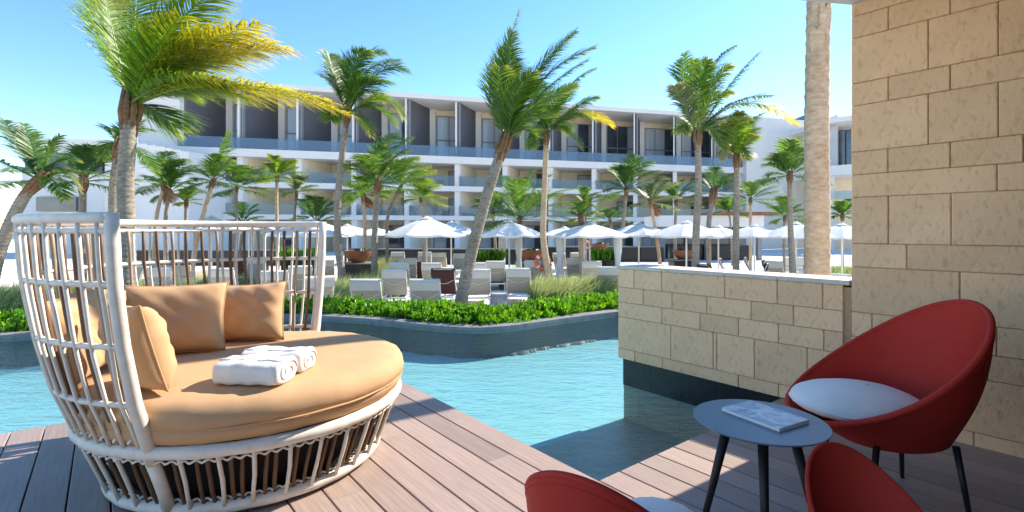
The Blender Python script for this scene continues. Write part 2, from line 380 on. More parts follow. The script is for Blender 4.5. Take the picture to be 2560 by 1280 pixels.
# deck: dark void below, every board its own piece
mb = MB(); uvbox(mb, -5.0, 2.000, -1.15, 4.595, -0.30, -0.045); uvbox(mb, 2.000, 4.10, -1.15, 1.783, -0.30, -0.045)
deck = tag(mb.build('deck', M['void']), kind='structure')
def board(u0, u1, v0, v1):
    m = MB(); m.bbox(-(u1 - u0) / 2, (u1 - u0) / 2, -(v1 - v0) / 2, (v1 - v0) / 2, -0.032, 0.0, 0.003)
    o = m.build('deck_board', M['deck'], deck, fix=False)
    o.location = W((u0 + u1) / 2, (v0 + v1) / 2, random.uniform(-0.0015, 0.0)); o.rotation_euler = (0, 0, ANG)
rng = random.Random(3)
PITCH, GAP = 0.166, 0.007
u = 2.007; k = 0
while u > -5.0:
    v = 4.604; first = True
    while v > -1.1:
        ln = rng.uniform(1.2, 3.0) if first else rng.uniform(2.2, 3.2)
        first = False
        v0 = max(v - ln, -1.1)
        board(u - PITCH + GAP, u, v0 + 0.002, v); v = v0
    u -= PITCH
u = 2.007
while u < UW - 0.01:
    v = 1.791; first = True
    u1 = min(u + PITCH, UW)
    while v > -1.1:
        ln = rng.uniform(1.0, 2.6) if first else 2.6
        first = False
        v0 = max(v - ln, -1.1); board(u + GAP, u1, v0 + 0.002, v); v = v0
    u += PITCH

# ------------------------------------------------------------------ stone walls, block by block
def wall_block(par, v0, v1, z0, z1, dep=0.05, jit=0.004):
    v0, v1 = min(v0, v1), max(v0, v1)
    m = MB(); j = rng.uniform(0, jit); g = 0.0024
    m.bbox(0, dep, -(v1 - v0) / 2 + g, (v1 - v0) / 2 - g, -(z1 - z0) / 2 + g * 0.8, (z1 - z0) / 2 - g * 0.8, 0.0045)
    o = m.build('stone_block', M['stone'], par, fix=False)
    o.location = W(UW - j, (v0 + v1) / 2, (z0 + z1) / 2); o.rotation_euler = (0, 0, ANG)
tall = thing('stone_wall', 'tall tan limestone block wall behind the red chair at right', 'wall')
VT = wall_v(2128)
m = MB(); uvbox(m, UW + 0.012, UW + 0.42, -1.3, VT - 0.004, -0.3, 2.93); m.build('wall_core', M['mortar'], tall)
courses = [(-0.05, 0.08, [2165, 2300, 2435]), (0.08, 0.407, [2250, 2390]), (0.407, 0.561, [2210, 2330, 2470]), (0.561, 0.733, [2180, 2300, 2492]),
           (0.733, 1.049, [2400]), (1.049, 1.213, [2267]), (1.213, 1.537, [2221, 2378]), (1.537, 1.696, [2493]), (1.696, 1.856, [2220, 2376, 2559]),
           (1.856, 2.18, [2321, 2496]), (2.18, 2.337, [2221, 2376]), (2.337, 2.655, [2321, 2496]), (2.655, 2.811, [2221, 2376]), (2.811, 2.93, [2300, 2450])]
for z0, z1, js in courses:
    vs_ = [VT] + [wall_v(j) for j in js]
    while vs_[-1] > -1.0: vs_.append(vs_[-1] - rng.uniform(0.55, 0.95))
    for a, b in zip(vs_, vs_[1:]): wall_block(tall, a, b, z0, z1)
low = thing('low_wall', 'low tan limestone block wall with white top beside the pool', 'wall')
VE = wall_v(1545); VR = wall_v(2109)
m = MB(); uvbox(m, UW + 0.012, UW + 0.30, VT + 0.002, VE - 0.003, 0.0, 0.90); m.build('wall_core', M['mortar'], low)
m = MB(); uvbox(m, UW + 0.30, UW + 0.34, VT + 0.002, VE, 0.0, 0.90); m.build('back_facing', M['stone'], low)
for z0, z1, js in [(0.729, 0.915, [1585, 1654, 1812, 1943, 2057]), (0.576, 0.729, [1608, 1680, 1767, 1878, 1984]), (0.424, 0.576, [1655, 1750, 1846, 1946, 2060]),
                   (0.103, 0.424, [1677, 1783, 1792, 1886, 2018]), (0.0, 0.103, [1587, 1656, 1846, 1946, 2040])]:
    vs_ = [VE] + [wall_v(j) for j in js] + [VR]
    for a, b in zip(vs_, vs_[1:]): wall_block(low, a, b, z0, z1)
caps = [VE + 0.005, wall_v(1655), wall_v(1812), wall_v(1945), VT + 0.004]
for a, b in zip(caps, caps[1:]):
    m = MB(); m.bbox(-0.012, 0.36, -(a - b) / 2 + 0.002, (a - b) / 2 - 0.002, 0, 0.034, 0.006)
    o = m.build('coping_stone', M['stone_pale'], low, fix=False); o.location = W(UW, (a + b) / 2, 0.915); o.rotation_euler = (0, 0, ANG)
m = MB(); uvbox(m, UW + 0.05, UW + 0.30, 1.70, VE - 0.03, -0.28, -0.002); m.build('plinth', M['plinth'], low)
for k in range(5):
    v1 = VE - 0.032 - k * 0.34; m = MB(); uvbox(m, UW + 0.042, UW + 0.06, v1 - 0.337, v1, -0.275, -0.006); m.build('plinth_panel', M['plinth'], low)

m = MB(); uvbox(m, UW + 0.055, UW + 0.30, 1.60, VE - 0.03, -0.75, -0.281); m.build('footing', M['ledge'], low)
# terrace roof and the rear wall of the villa behind the camera: they shade the right-hand corner
villa = thing('terrace_roof', 'white terrace roof slab jutting in at the top right corner', 'roof')
a = Vector((2.43, 3.60, 0)); b = Vector((-0.2, 3.13, 0)); c = W(-1.2, -1.5); d = W(4.6, -1.5); e = W(4.6, VT + 0.05)
pts = [a, b, c, d, e]; m = MB(); n = len(pts)
m.add([(p.x, p.y, 2.90) for p in pts] + [(p.x, p.y, 3.20) for p in pts], [tuple(range(n))[::-1], tuple(range(n, 2 * n))] + [(i, (i + 1) % n, n + (i + 1) % n, n + i) for i in range(n)])
m.build('roof_slab', M['white'], villa)
m = MB(); uvbox(m, -1.2, 4.10, -1.45, -1.2, -0.3, 2.896); m.build('rear_wall', M['dark_glass'], villa)
m = MB(); uvbox(m, 2.45, 4.09, -1.19, 0.18, -0.02, 2.894); m.build('added_shade_wall', M['brown_sling'], villa)  # unseen block added only to darken the right-hand corner

# ------------------------------------------------------------------ the hotel
def fp(s, d, z): return Vector((-31.6 + s + 0.35 * d, 49 + 0.265 * s + d, z))
def fbox(mb, s0, s1, d0, d1, z0, z1):
    mb.hexa([fp(s0, d0, z0), fp(s1, d0, z0), fp(s1, d1, z0), fp(s0, d1, z0), fp(s0, d0, z1), fp(s1, d0, z1), fp(s1, d1, z1), fp(s0, d1, z1)])
hotel = thing('hotel', 'long four storey white hotel with dark fins and glass balconies', 'building')
BAY = [0.0] + [4.89 + 5.2 * k for k in range(11)] + [61.0]
L2, L3, L4, RF = (2.47, 2.97), (5.64, 6.2), (8.62, 9.38), (15.42, 15.9)
DB = 4.5                                   # depth of the balconies
m = MB(); fbox(m, -2.6, 61, DB, DB + 12, G - 0.2, 15.4); m.build('rear_wall', M['cream'], hotel)
m = MB(); fbox(m, -3.4, 62.5, -0.9, 17, *RF); m.build('roof', M['white'], hotel)
for nm, lv, ov in (('floor_slab', L2, -0.5), ('floor_slab', L3, -0.5), ('floor_slab', L4, -0.8)):
    m = MB(); fbox(m, -3.0, 61.8, ov, DB + 0.2, *lv); m.build(nm, M['white'], hotel)
m = MB(); fbox(m, -3.38, -0.02, -0.4, 14, L4[1] + 0.01, RF[0] - 0.01); m.build('end_wall', M['white'], hotel)
for i, s in enumerate(BAY):
    if i > 0:
        m = MB(); fbox(m, s - 0.13, s + 0.13, 0.0, DB, L4[1], RF[0]); m.build('fin_wall', M['charcoal'], hotel)
        m = MB(); fbox(m, s + 0.16, s + 0.30, -0.25, 0.0, L4[1], RF[0]); m.build('fin_post', M['frame'], hotel)
        m = MB(); fbox(m, s - 0.20, s - 0.05, -0.25, -0.06, L4[1], RF[0]); m.build('fin_post', M['white_paint'], hotel)
    else:
        m = MB(); fbox(m, s, s + 0.15, 0.0, DB, L4[1], RF[0]); m.build('fin_wall', M['charcoal'], hotel)
    for lo_, hi_ in ((G - 0.2, L2[0]), (L2[1], L3[0]), (L3[1], L4[0])):
        m = MB(); fbox(m, s - 0.27, s + 0.27, -0.25, 0.35, lo_, hi_); m.build('column', M['white'], hotel)
        m = MB(); fbox(m, s - 0.12, s + 0.12, 0.35, DB, lo_, hi_); m.build('partition_wall', M['cream'], hotel)
wr = random.Random(11)
def window(s0, s1, z0, z1, cols, rows, d=DB):
    f = MB(); t = 0.09
    for k in range(cols + 1):
        x = s0 + (s1 - s0) * k / cols; fbox(f, x - t / 2, x + t / 2, d - 0.12, d + 0.02, z0, z1)
    zs = [z0] + [z0 + (z1 - z0) * q for q in rows] + [z1]
    for z in zs:
        fbox(f, s0 - t / 2, s1 + t / 2, d - 0.14, d - 0.02, z - t / 2 - 0.03 * (z not in (z0, z1)), z + t / 2 + 0.03 * (z not in (z0, z1)))
    w = f.build('window', M['frame'], hotel)
    for k in range(cols):
        cur = wr.random() < (0.75 if k != 1 else 0.3)
        for a_, b_ in zip(zs, zs[1:]):
            p = MB(); fbox(p, s0 + (s1 - s0) * k / cols + t / 2, s0 + (s1 - s0) * (k + 1) / cols - t / 2, d - 0.06, d - 0.03, a_ + t / 2, b_ - t / 2)
            p.build('pane', M['curtain_glass'] if cur else M['dark_glass'], w)
for i in range(len(BAY) - 1):
    s0, s1 = BAY[i], BAY[i + 1]; w_ = s1 - s0
    if w_ < 3: continue
    # the recessed rear wall carries a white lining round the tall window
    m = MB(); fbox(m, s0 + 0.14, s0 + 0.75, DB - 0.28, DB - 0.01, L4[1], RF[0]); m.build('window_jamb', M['white'], hotel)
    window(s0 + 0.85, s1 - 0.25, L4[1] + 0.02, RF[0] - 0.75, 3, [0.47])
    window(s0 + w_ * 0.42, s1 - 0.35, L3[1] + 0.02, L3[1] + 2.1, 2, [])
    window(s0 + w_ * 0.42, s1 - 0.35, L2[1] + 0.02, L2[1] + 2.1, 2, [])
    window(s0 + 0.5, s1 - 0.5, G, L2[0] - 0.5, 3, [])
    for lv, ov in ((L4, -0.7), (L3, -0.4), (L2, -0.4)):
        q = 0.02 if lv is L4 else 0.30
        m = MB(); fbox(m, s0 + q, s1 - q, ov, ov + 0.03, lv[1] - 0.02, lv[1] + 1.08); m.build('balustrade_pane', M['clear'] if lv is L4 else M['clear_pale'], hotel)
    if i % 2 == 0:
        m = MB(); fbox(m, s0 + 1.2, s0 + 2.6, 1.2, 2.0, L3[1], L3[1] + 0.45); fbox(m, s0 + 1.2, s0 + 2.6, 1.9, 2.1, L3[1] + 0.45, L3[1] + 0.8); m.build('balcony_sofa', M['frame'], hotel)
# blank white gable block right of the balconies, wing at left, far wing at right
blk = thing('gable_block', 'blank white block wall right of the hotel balconies', 'building')
def block(mb, pxs, Y, top_py, z0=G - 0.2, depth=6):
    (pa, Ya), (pb, Yb) = pxs; A = at(pa, HZ, Ya); B = at(pb, HZ, Yb); zt = H + (HZ - top_py) / F * Ya
    mb.hexa([(A.x, Ya, z0), (B.x, Yb, z0), (B.x + depth * 0.3, Yb + depth, z0), (A.x, Ya + depth, z0), (A.x, Ya, zt), (B.x, Yb, zt), (B.x + depth * 0.3, Yb + depth, zt), (A.x, Ya + depth, zt)])
m = MB(); block(m, ((1866, 63.5), (2012, 66)), 0, 290, depth=9); m.build('wall', M['white'], blk)
m = MB(); block(m, ((2012.5, 66.3), (2030, 66.6)), 0, 287, depth=5); m.build('glazed_slot', M['dark_glass'], blk)
wing = thing('garden_wing', 'low white curved wing behind palms at the far left', 'building')
m = MB(); block(m, ((55, 47), (262, 47.5)), 0, 432, depth=8); m.build('wall', M['white'], wing)
m = MB(); block(m, ((50, 46), (262, 46.8)), 0, 345, z0=8.5, depth=10); m.build('roof', M['white'], wing)
m = MB(); block(m, ((62, 49), (255, 49.5)), 0, 372, z0=4.0, depth=5); m.build('upper_glazing', M['dark_glass'], wing)
m = MB(); block(m, ((90, 46.8), (190, 46.9)), 0, 492, z0=H + (HZ - 528) / F * 47, depth=0.3); m.build('window', M['dark_glass'], wing)
m = MB()
N_ = 10
for k in range(N_):
    q0, q1 = k / N_, (k + 1) / N_
    block(m, ((262 + 210 * q0, 46.6 - 1.6 * math.sin(q0 * 2.6)), (262 + 210 * q1, 46.6 - 1.6 * math.sin(q1 * 2.6))), 0, 352 + 30 * q0 ** 1.5, depth=6)
m.build('curved_wall', M['white'], wing)
far = thing('far_wing', 'white end wing beyond the thick pale palm trunk at right', 'building')
m = MB(); block(m, ((2068, 60), (2094, 58)), 0, 296, z0=H + (HZ - 432) / F * 60, depth=5); m.build('wall', M['white'], far)
m = MB(); block(m, ((2068, 57.6), (2260, 53)), 0, 296, z0=H + (HZ - 310) / F * 58, depth=9); m.build('roof', M['white'], far)
m = MB(); block(m, ((2068, 57.6), (2260, 53)), 0, 415, z0=H + (HZ - 440) / F * 58, depth=9); m.build('floor_slab', M['white'], far)
m = MB(); block(m, ((2085, 62), (2290, 58)), 0, 300, depth=4); m.build('rear_wall', M['cream'], far)
m = MB(); block(m, ((2068, 58.5), (2086, 58)), 0, 441, depth=4); m.build('pier', M['white'], far)
for pa in (2100, 2116, 2134):
    m = MB(); block(m, ((pa, 59.5), (pa + 12, 59.2)), 0, 325, z0=H + (HZ - 416) / F * 59, depth=0.3); m.build('window', M['dark_glass'], far)
m = MB(); block(m, ((2088, 57.5), (2180, 55)), 0, 478, z0=H + (HZ - 498) / F * 57, depth=0.1); m.build('balustrade', M['clear'], far)
# pool bar with flat brown roof
bar = thing('pool_bar', 'small pool bar with flat brown edged roof behind the umbrellas', 'building')
A = at(1775, 535, 38); B = at(1930, 538, 38)
m = MB(); m.box(A.x, B.x, 37, 42, A.z - 0.12, A.z + 0.12); m.build('roof', M['bowl'], bar)
m = MB(); m.box(A.x - 4, B.x - 0.9, 37.4, 41.5, A.z - 0.95, A.z - 0.13); m.build('fascia', M['white'], bar)
m = MB(); m.box(A.x - 3.5, B.x - 1, 40, 41.4, G, A.z - 0.95); m.build('back_bar', M['dark_glass'], bar)
for x in (A.x - 3.8, A.x - 0.5, B.x - 1.3):
    m = MB(); m.box(x, x + 0.3, 37.5, 37.8, G, A.z - 0.95); m.build('post', M['frame'], bar)
m = MB(); m.bbox(A.x - 3, B.x - 1.5, 37.9, 38.6, G, G + 1.1, 0.03); m.build('counter', M['plinth'], bar)
# long dark planter wall in front of the ground floor
for (pa, pb, Y, h, lab) in ((860, 1330, 33, 0.95, 'long black stone planter wall below the hotel terrace at centre'), (1370, 1660, 36, 1.0, 'black stone planter wall behind the two centre right umbrellas'),
                            (290, 760, 32, 0.9, 'black stone planter wall behind the rattan daybed back')):
    t = thing('planter_wall', lab, 'wall', (0, 0, 0)); x0 = at(pa, 0, Y).x; x1 = at(pb, 0, Y).x; nn = int((x1 - x0) / 2.0) + 1
    for k in range(nn):
        m = MB(); xa = x0 + (x1 - x0) * k / nn; m.bbox(xa + 0.01, xa + (x1 - x0) / nn - 0.01, Y, Y + 0.5, G, G + h, 0.02); m.build('wall_panel', M['plinth'], t, fix=False)
    m = MB(); m.box(x0 - 0.05, x1 + 0.05, Y - 0.05, Y + 0.55, G + h + 0.003, G + h + 0.08); m.build('coping', M['kerb'], t)

# ------------------------------------------------------------------ palms
UP = Vector((0, 0, 1)); WIND = Vector((0.9, 0.15, 0.0))
def bez(a, b, c, t): return a * (1 - t) ** 2 + b * (2 * t * (1 - t)) + c * t * t
def frond_mesh(S, Mi, T, leaf, n, mat, rnd, wind=0.5, sag=0.55, rr=0.018, width=0.03, bare=0.14):
    mb = MB(); N = 14
    pts = [bez(S, Mi, T, i / N) for i in range(N + 1)]
    mb.tube(pts, [rr * (1 - 0.85 * i / N) for i in range(N + 1)], 5, cap=False); mb.c = [(i / N * 0.5, 0.75, 0) for i in range(N + 1) for _ in range(5)]
    L = sum((pts[i + 1] - pts[i]).length for i in range(N))
    for i in range(n):
        t = bare + (1 - bare) * (i + rnd.random() * 0.6) / n; t = min(t, 0.995)
        p = bez(S, Mi, T, t); tg = ((Mi - S) * (2 * (1 - t)) + (T - Mi) * (2 * t)).normalized()
        side = tg.cross(UP)
        if side.length < 0.12: side = tg.cross(Vector((0.3, 1, 0)))
        side.normalize(); nrm = side.cross(tg).normalized()
        prof = min(1.0, 0.35 + 2.2 * (t - bare)) * (1 - 0.72 * max(0, (t - 0.45) / 0.55) ** 1.6)
        for sg in (-1, 1):
            if rnd.random() < 0.04: continue
            ll = leaf * prof * rnd.uniform(0.82, 1.1)
            d = (side * sg * rnd.uniform(0.75, 0.95) + tg * rnd.uniform(0.55, 0.85) + nrm * rnd.uniform(0.0, 0.3)).normalized()
            wv = d.cross(nrm).normalized() * width * rnd.uniform(0.8, 1.2)
            q = p.copy(); rows = []; K = 4
            wdir = WIND * wind * rnd.uniform(0.6, 1.3) - UP * sag * rnd.uniform(0.7, 1.3)
            for k in range(K + 1):
                wd = (0.5, 1.0, 0.85, 0.5, 0.06)[k]
                rows.append((q - wv * wd * 0.5, q + wv * wd * 0.5))
                d = (d + wdir * (0.55 * (k + 0.7) / K)).normalized(); q = q + d * ll / K
            rv = rnd.random(); base = []
            c = []
            for k, (a_, b_) in enumerate(rows):
                base += [a_, b_]; tt = min(1.0, t * 0.72 + 0.28 * k / K * (0.4 + t)); c += [(tt, rv, 0)] * 2
            mb.add(base, [(2 * k, 2 * k + 1, 2 * k + 3, 2 * k + 2) for k in range(K)], c)
    return mb
def trunk_mesh(path, r0, r1, ring=0.10, n=12, rnd=None, bulge=0.22):
    P = [Vector(p) for p in path]; q = spline(P, 10); L = sum((q[i + 1] - q[i]).length for i in range(len(q) - 1))
    m = max(20, int(L / ring) * 4); cum = [0]
    for i in range(len(q) - 1): cum.append(cum[-1] + (q[i + 1] - q[i]).length)
    out = []; rad = []; j = 0
    for i in range(m + 1):
        x = L * i / m
        while j < len(q) - 2 and cum[j + 1] < x: j += 1
        f = (x - cum[j]) / max(1e-6, cum[j + 1] - cum[j]); out.append(q[j].lerp(q[j + 1], min(1, f)))
        t = i / m; r = r0 + (r1 - r0) * t; r *= 1 + bulge * math.exp(-t * 14)
        rad.append(r * (1.0 + (0.045, -0.02, -0.01, 0.01)[i % 4] + rnd.uniform(-0.015, 0.015)))
    mb = MB(); mb.tube(out, rad, n); return mb
def palm(name, label, Y, trunk, fronds, r0=0.15, r1=0.09, leaf=0.55, n=46, mat='frond', seed=1, tmat='trunk', group='palms in the garden', auto=None, husk=True, wind=0.5, sag=0.55, width=0.034, ground=None, ring=0.10):
    """trunk: photo points bottom to top; fronds: (mid, tip, depth offset[, material]); auto: (count, length in px, spread)"""
    rnd = random.Random(seed)
    tp = [at(x, y, Y) for x, y in trunk]
    g = G if ground is None else ground
    b = tp[0].copy()
    if b.z > g + 0.05:
        dlt = tp[1] - tp[0]; k = (g - b.z) / dlt.z if abs(dlt.z) > 1e-3 else 0
        k = max(-2.5, min(0, k)); b2 = b + dlt * k * 0.6; b2.z = g - 0.1; tp = [b2] + tp
    else: tp[0].z = min(tp[0].z, g - 0.05)
    root = thing(name, label, 'palm', tp[0], 0, group); o = tp[0].copy()
    t = trunk_mesh([p - o for p in tp], r0, r1, ring, rnd=rnd).build('trunk', M[tmat], root, smooth=True, fix=False)
    S = tp[-1] - o
    if husk:
        m = MB()
        dirv = (tp[-1] - tp[-2]).normalized(); hl = r1 * 5.0
        for k in range(9):
            a = 2 * math.pi * k / 9 + rnd.random() * 0.4; off = Vector((math.cos(a), math.sin(a), 0)) * r1 * 0.9
            p0 = S - dirv * hl * rnd.uniform(0.6, 1.1) + off * 0.9; p1 = S - dirv * hl * 0.2 + off * 1.25; p2 = S + dirv * hl * rnd.uniform(0.3, 0.7) + off * 1.15
            m.tube([p0, p1, p2], [r1 * 0.25, r1 * 0.5, r1 * 0.22], 6)
        m.build('husk', M['husk'], root, smooth=True, fix=False)
    fl = list(fronds)
    if auto:
        cnt, lp, up = auto
        cx, cy = trunk[-1]
        for k in range(cnt):
            a = R(-25 + 230 * (k + rnd.uniform(0.1, 0.9)) / cnt)      # fan over the crown in the image plane
            ln = lp * rnd.uniform(0.75, 1.12); dy = rnd.uniform(-0.8, 0.8) * lp / F * Y
            mx = cx + math.cos(a) * ln * 0.55 + ln * 0.04; my = cy - math.sin(a) * ln * 0.60 - ln * 0.16 * up
            tx = cx + math.cos(a) * ln * 0.95 + ln * 0.22; ty = cy - math.sin(a) * ln * 0.85 + ln * 0.10 - ln * 0.12 * up
            fl.append(((mx, my), (tx, ty), dy))
    if auto and seed % 9 == 3: fl += [((trunk[-1][0] + 8, trunk[-1][1] + 5), (trunk[-1][0] + 10, trunk[-1][1] + auto[1] * 0.45), 0.2, 'frond_dry')]
    for q, f in enumerate(fl):
        (mx, my), (tx, ty), dy = f[:3]; fm = f[3] if len(f) > 3 else mat
        S0 = S + Vector((rnd.uniform(-1, 1), rnd.uniform(-1, 1), rnd.uniform(-0.5, 0.5))) * r1 * 0.5
        Mi = at(mx, my, Y + dy * 0.5) - o; T = at(tx, ty, Y + dy) - o
        frond_mesh(S0, Mi, T, leaf, n, fm, rnd, wind, sag, rr=r1 * 0.22, width=width).build('frond', M[fm], root, fix=False)
    return root

palm('palm_tree', 'big wind blown palm with yellow fronds behind the daybed', 9.5, [(318, 760), (316, 560), (314, 440), (328, 262)],
     [((292, 130), (258, -30), 0.2, 'frond_bright'), ((330, 110), (345, -70), 0.8, 'frond_bright'), ((400, 60), (560, -40), -0.3, 'frond_bright'), ((455, 20), (738, 132), 0.3, 'frond_yellow'),
      ((440, 110), (650, 60), -0.6, 'frond_yellow'), ((530, 160), (872, 284), -0.5, 'frond_yellow'), ((520, 165), (830, 255), -0.9, 'frond_yellow'), ((420, 160), (600, 130), 0.9, 'frond_bright'), ((400, 190), (560, 200), -0.9, 'frond_bright'),
      ((380, 200), (470, 230), 0.6, 'frond'), ((350, 170), (450, 40), -0.9, 'frond_bright'), ((360, 250), (440, 320), 0.8, 'frond'),
      ((345, 160), (400, 60), 1.4, 'frond'), ((430, 140), (690, 120), 0.1, 'frond_yellow'), ((450, 180), (620, 250), -0.2, 'frond_bright')],
     r0=0.16, r1=0.125, leaf=1.12, n=135, seed=5, wind=0.6, sag=0.6, width=0.027, tmat='trunk')
palm('palm_tree', 'dark palm crown tucked behind the big yellow fronded palm trunk', 13, [(288, 640), (284, 480), (300, 370)], [((290, 320), (275, 320), 0.3), ((330, 300), (392, 330), -0.4), ((300, 310), (330, 275), 0.2), ((280, 330), (255, 400), 0.4), ((340, 350), (390, 430), -0.5), ((320, 340), (360, 300), 0.5)],
     r0=0.13, r1=0.10, leaf=0.5, n=50, mat='frond', seed=8)
palm('palm_tree', 'palm leaning over the sea gap at the far left edge', 13, [(-12, 660), (25, 560), (62, 490), (100, 450)],
     [((50, 360), (10, 300), 0.3, 'frond_dark'), ((40, 420), (-60, 380), -0.4), ((130, 390), (190, 400), 0.5), ((160, 410), (285, 445), -0.4, 'frond'), ((90, 380), (60, 310), 0.6), ((60, 450), (-40, 470), 0.4), ((150, 380), (200, 480), 0.6, 'frond_grey'),
      ((110, 380), (150, 340), 0.2), ((70, 400), (20, 430), 0.9), ((130, 420), (160, 500), -0.7)], r0=0.17, r1=0.12, leaf=0.62, n=64, mat='frond', seed=12)
small = [  # name-label, Y, trunk, auto(count,len px,up), r0, r1, leaf, mat
 ('dark stubby palm between the leftmost palm and the yellow fronded palm', 19, [(206, 620), (206, 530), (208, 455)], (13, 112, 1.0), 0.17, 0.14, 0.62, 'frond_dark'),
 ('slim pale trunked palm left of the curved white wing end', 21, [(386, 620), (392, 540), (410, 462)], (12, 92, 1.2), 0.11, 0.08, 0.55, 'frond'),
 ('short palm with brown neck between the slim pale palm and tiny palm', 22, [(416, 620), (414, 545), (424, 482)], (8, 62, 0.8), 0.10, 0.09, 0.45, 'frond'),
 ('tiny bright green palm left of the leaning palm', 23, [(464, 620), (464, 550), (466, 505)], (8, 42, 1.0), 0.09, 0.08, 0.3, 'frond_bright'),
 ('pale palm leaning right with one upright spear frond', 20, [(490, 610), (510, 530), (532, 455)], (9, 85, 0.6), 0.13, 0.09, 0.5, 'frond'),
 ('bushy dark palm right beside the leaning spear frond palm', 22, [(588, 640), (590, 580), (592, 470)], (13, 90, 0.3), 0.08, 0.06, 0.6, 'frond'),
 ('low palm tuft under the bushy dark palm', 24, [(600, 640), (604, 585), (606, 560)], (8, 62, 1.2), 0.08, 0.08, 0.4, 'frond'),
 ('small upright palm with bright crown left of the tall white column', 23, [(694, 630), (692, 540), (692, 442)], (11, 66, 0.6), 0.11, 0.08, 0.45, 'frond_bright'),
 ('small drooping grey green palm right of the bright crowned palm', 25, [(738, 630), (736, 545), (742, 482)], (9, 60, 0.6), 0.09, 0.07, 0.5, 'frond_grey'),
 ('dark trunkless palm clump left of the tall straight palm trunk', 25, [(792, 640), (792, 590), (792, 556)], (14, 84, 1.0), 0.10, 0.10, 0.5, 'frond_dark'),
 ('small palm at the left of the palm trio beside the fire bowl', 22, [(912, 640), (912, 560), (908, 488)], (9, 62, 0.6), 0.11, 0.09, 0.5, 'frond'),
 ('thick trunked palm in the middle of the trio beside the fire bowl', 19, [(936, 650), (938, 560), (945, 460)], (15, 132, 0.9), 0.16, 0.12, 0.75, 'frond'),
 ('pale thin palm at the right of the trio beside the fire bowl', 23, [(968, 640), (970, 540), (1000, 470)], (10, 92, 0.4), 0.10, 0.08, 0.65, 'frond_bright'),
 ('green palm crown blown right over the largest white umbrella', 24, [(1060, 640), (1060, 560), (1052, 498)], (8, 66, 0.2), 0.08, 0.07, 0.6, 'frond_bright'),
 ('broad palm clump right of the big leaning palm trunk', 22, [(1296, 640), (1298, 590), (1300, 550)], (18, 128, 1.3), 0.10, 0.09, 0.65, 'frond'),
 ('tangled dark palm behind the leaning palm trunk', 26, [(1240, 640), (1236, 580), (1232, 530)], (10, 68, 0.5), 0.10, 0.08, 0.6, 'frond_dark'),
 ('short golden green palm above the centre right umbrella', 20, [(1452, 640), (1452, 590), (1452, 545)], (9, 48, 1.0), 0.11, 0.10, 0.32, 'frond_bright'),
 ('small dark palm in front of the hotel column at centre right', 30, [(1464, 640), (1464, 560), (1464, 512)], (9, 50, 1.0), 0.10, 0.08, 0.5, 'frond'),
 ('palm with blue green crown above the right of centre umbrella', 24, [(1545, 660), (1556, 570), (1566, 475)], (13, 92, 1.0), 0.14, 0.10, 0.6, 'frond_dark'),
 ('pale slim palm leaning left beside the blue green palm', 22, [(1650, 660), (1640, 580), (1626, 505)], (9, 74, 0.8), 0.11, 0.08, 0.45, 'frond_grey'),
 ('small round crowned palm left of the tall palm at right', 28, [(1688, 640), (1688, 570), (1690, 505)], (11, 66, 0.8), 0.11, 0.09, 0.5, 'frond_dark'),
 ('palm with ragged brown neck between the two tall right palms', 25, [(1772, 640), (1772, 560), (1784, 482)], (10, 70, 0.8), 0.13, 0.16, 0.5, 'frond_dark'),
 ('dark bushy palm just right of the bright topped palm', 29, [(1876, 640), (1876, 570), (1876, 500)], (12, 66, 0.7), 0.10, 0.09, 0.6, 'frond'),
 ('stout green palm left of the thick pale trunk', 20, [(1982, 680), (1976, 560), (1974, 440)], (13, 98, 1.1), 0.16, 0.10, 0.55, 'frond'),
 ('small light palm bush under the stout green palm', 24, [(1960, 640), (1960, 580), (1962, 545)], (9, 60, 0.8), 0.08, 0.07, 0.45, 'frond'),
 ('small palm beside the far wing at the right end', 26, [(2106, 640), (2106, 580), (2106, 540)], (10, 46, 0.8), 0.09, 0.08, 0.4, 'frond'),
 ('faint bushy palm behind the brown necked palm', 32, [(1830, 640), (1826, 560), (1822, 530)], (9, 46, 0.8), 0.08, 0.07, 0.5, 'frond'),
 ('dark low palm bush left of the small golden palm', 30, [(1540, 640), (1530, 580), (1525, 552)], (9, 48, 0.8), 0.08, 0.07, 0.5, 'frond_dark'),
]
for i, (lab, Y, tr, au, r0, r1, lf, mt) in enumerate(small):
    palm('palm_tree', lab, Y, tr, [((545, 400), (572, 325), 0.1, 'frond')] if 'spear' in lab else [], r0 * 0.8, r1 * 0.8, lf * 1.2, 62, mt, 20 + i, auto=au, wind=0.5, sag=0.65, width=0.032, tmat='trunk_pale' if i % 3 == 1 else 'trunk')
palm('palm_tree', 'tall straight palm rising from the grass left of centre', 18, [(866, 730), (846, 620), (846, 480), (868, 285)],
     [((832, 170), (822, 135), 0.3), ((880, 110), (965, 132), 0.5), ((950, 130), (1022, 180), 0.3, 'frond_dark'), ((965, 200), (1006, 298), -0.4, 'frond_bright'), ((930, 230), (990, 315), 0.5, 'frond'), ((842, 200), (800, 190), 0.2, 'frond_grey'),
      ((870, 150), (915, 125), -0.6), ((900, 170), (985, 210), -0.9), ((880, 250), (925, 340), -0.4, 'frond_bright'), ((855, 200), (850, 150), 0.9), ((910, 190), (960, 250), 0.9), ((850, 250), (828, 300), 0.5), ((890, 150), (1000, 150), 0.9), ((880, 180), (940, 200), -0.3)],
     r0=0.135, r1=0.10, leaf=1.0, n=100, mat='frond', seed=61, width=0.03)
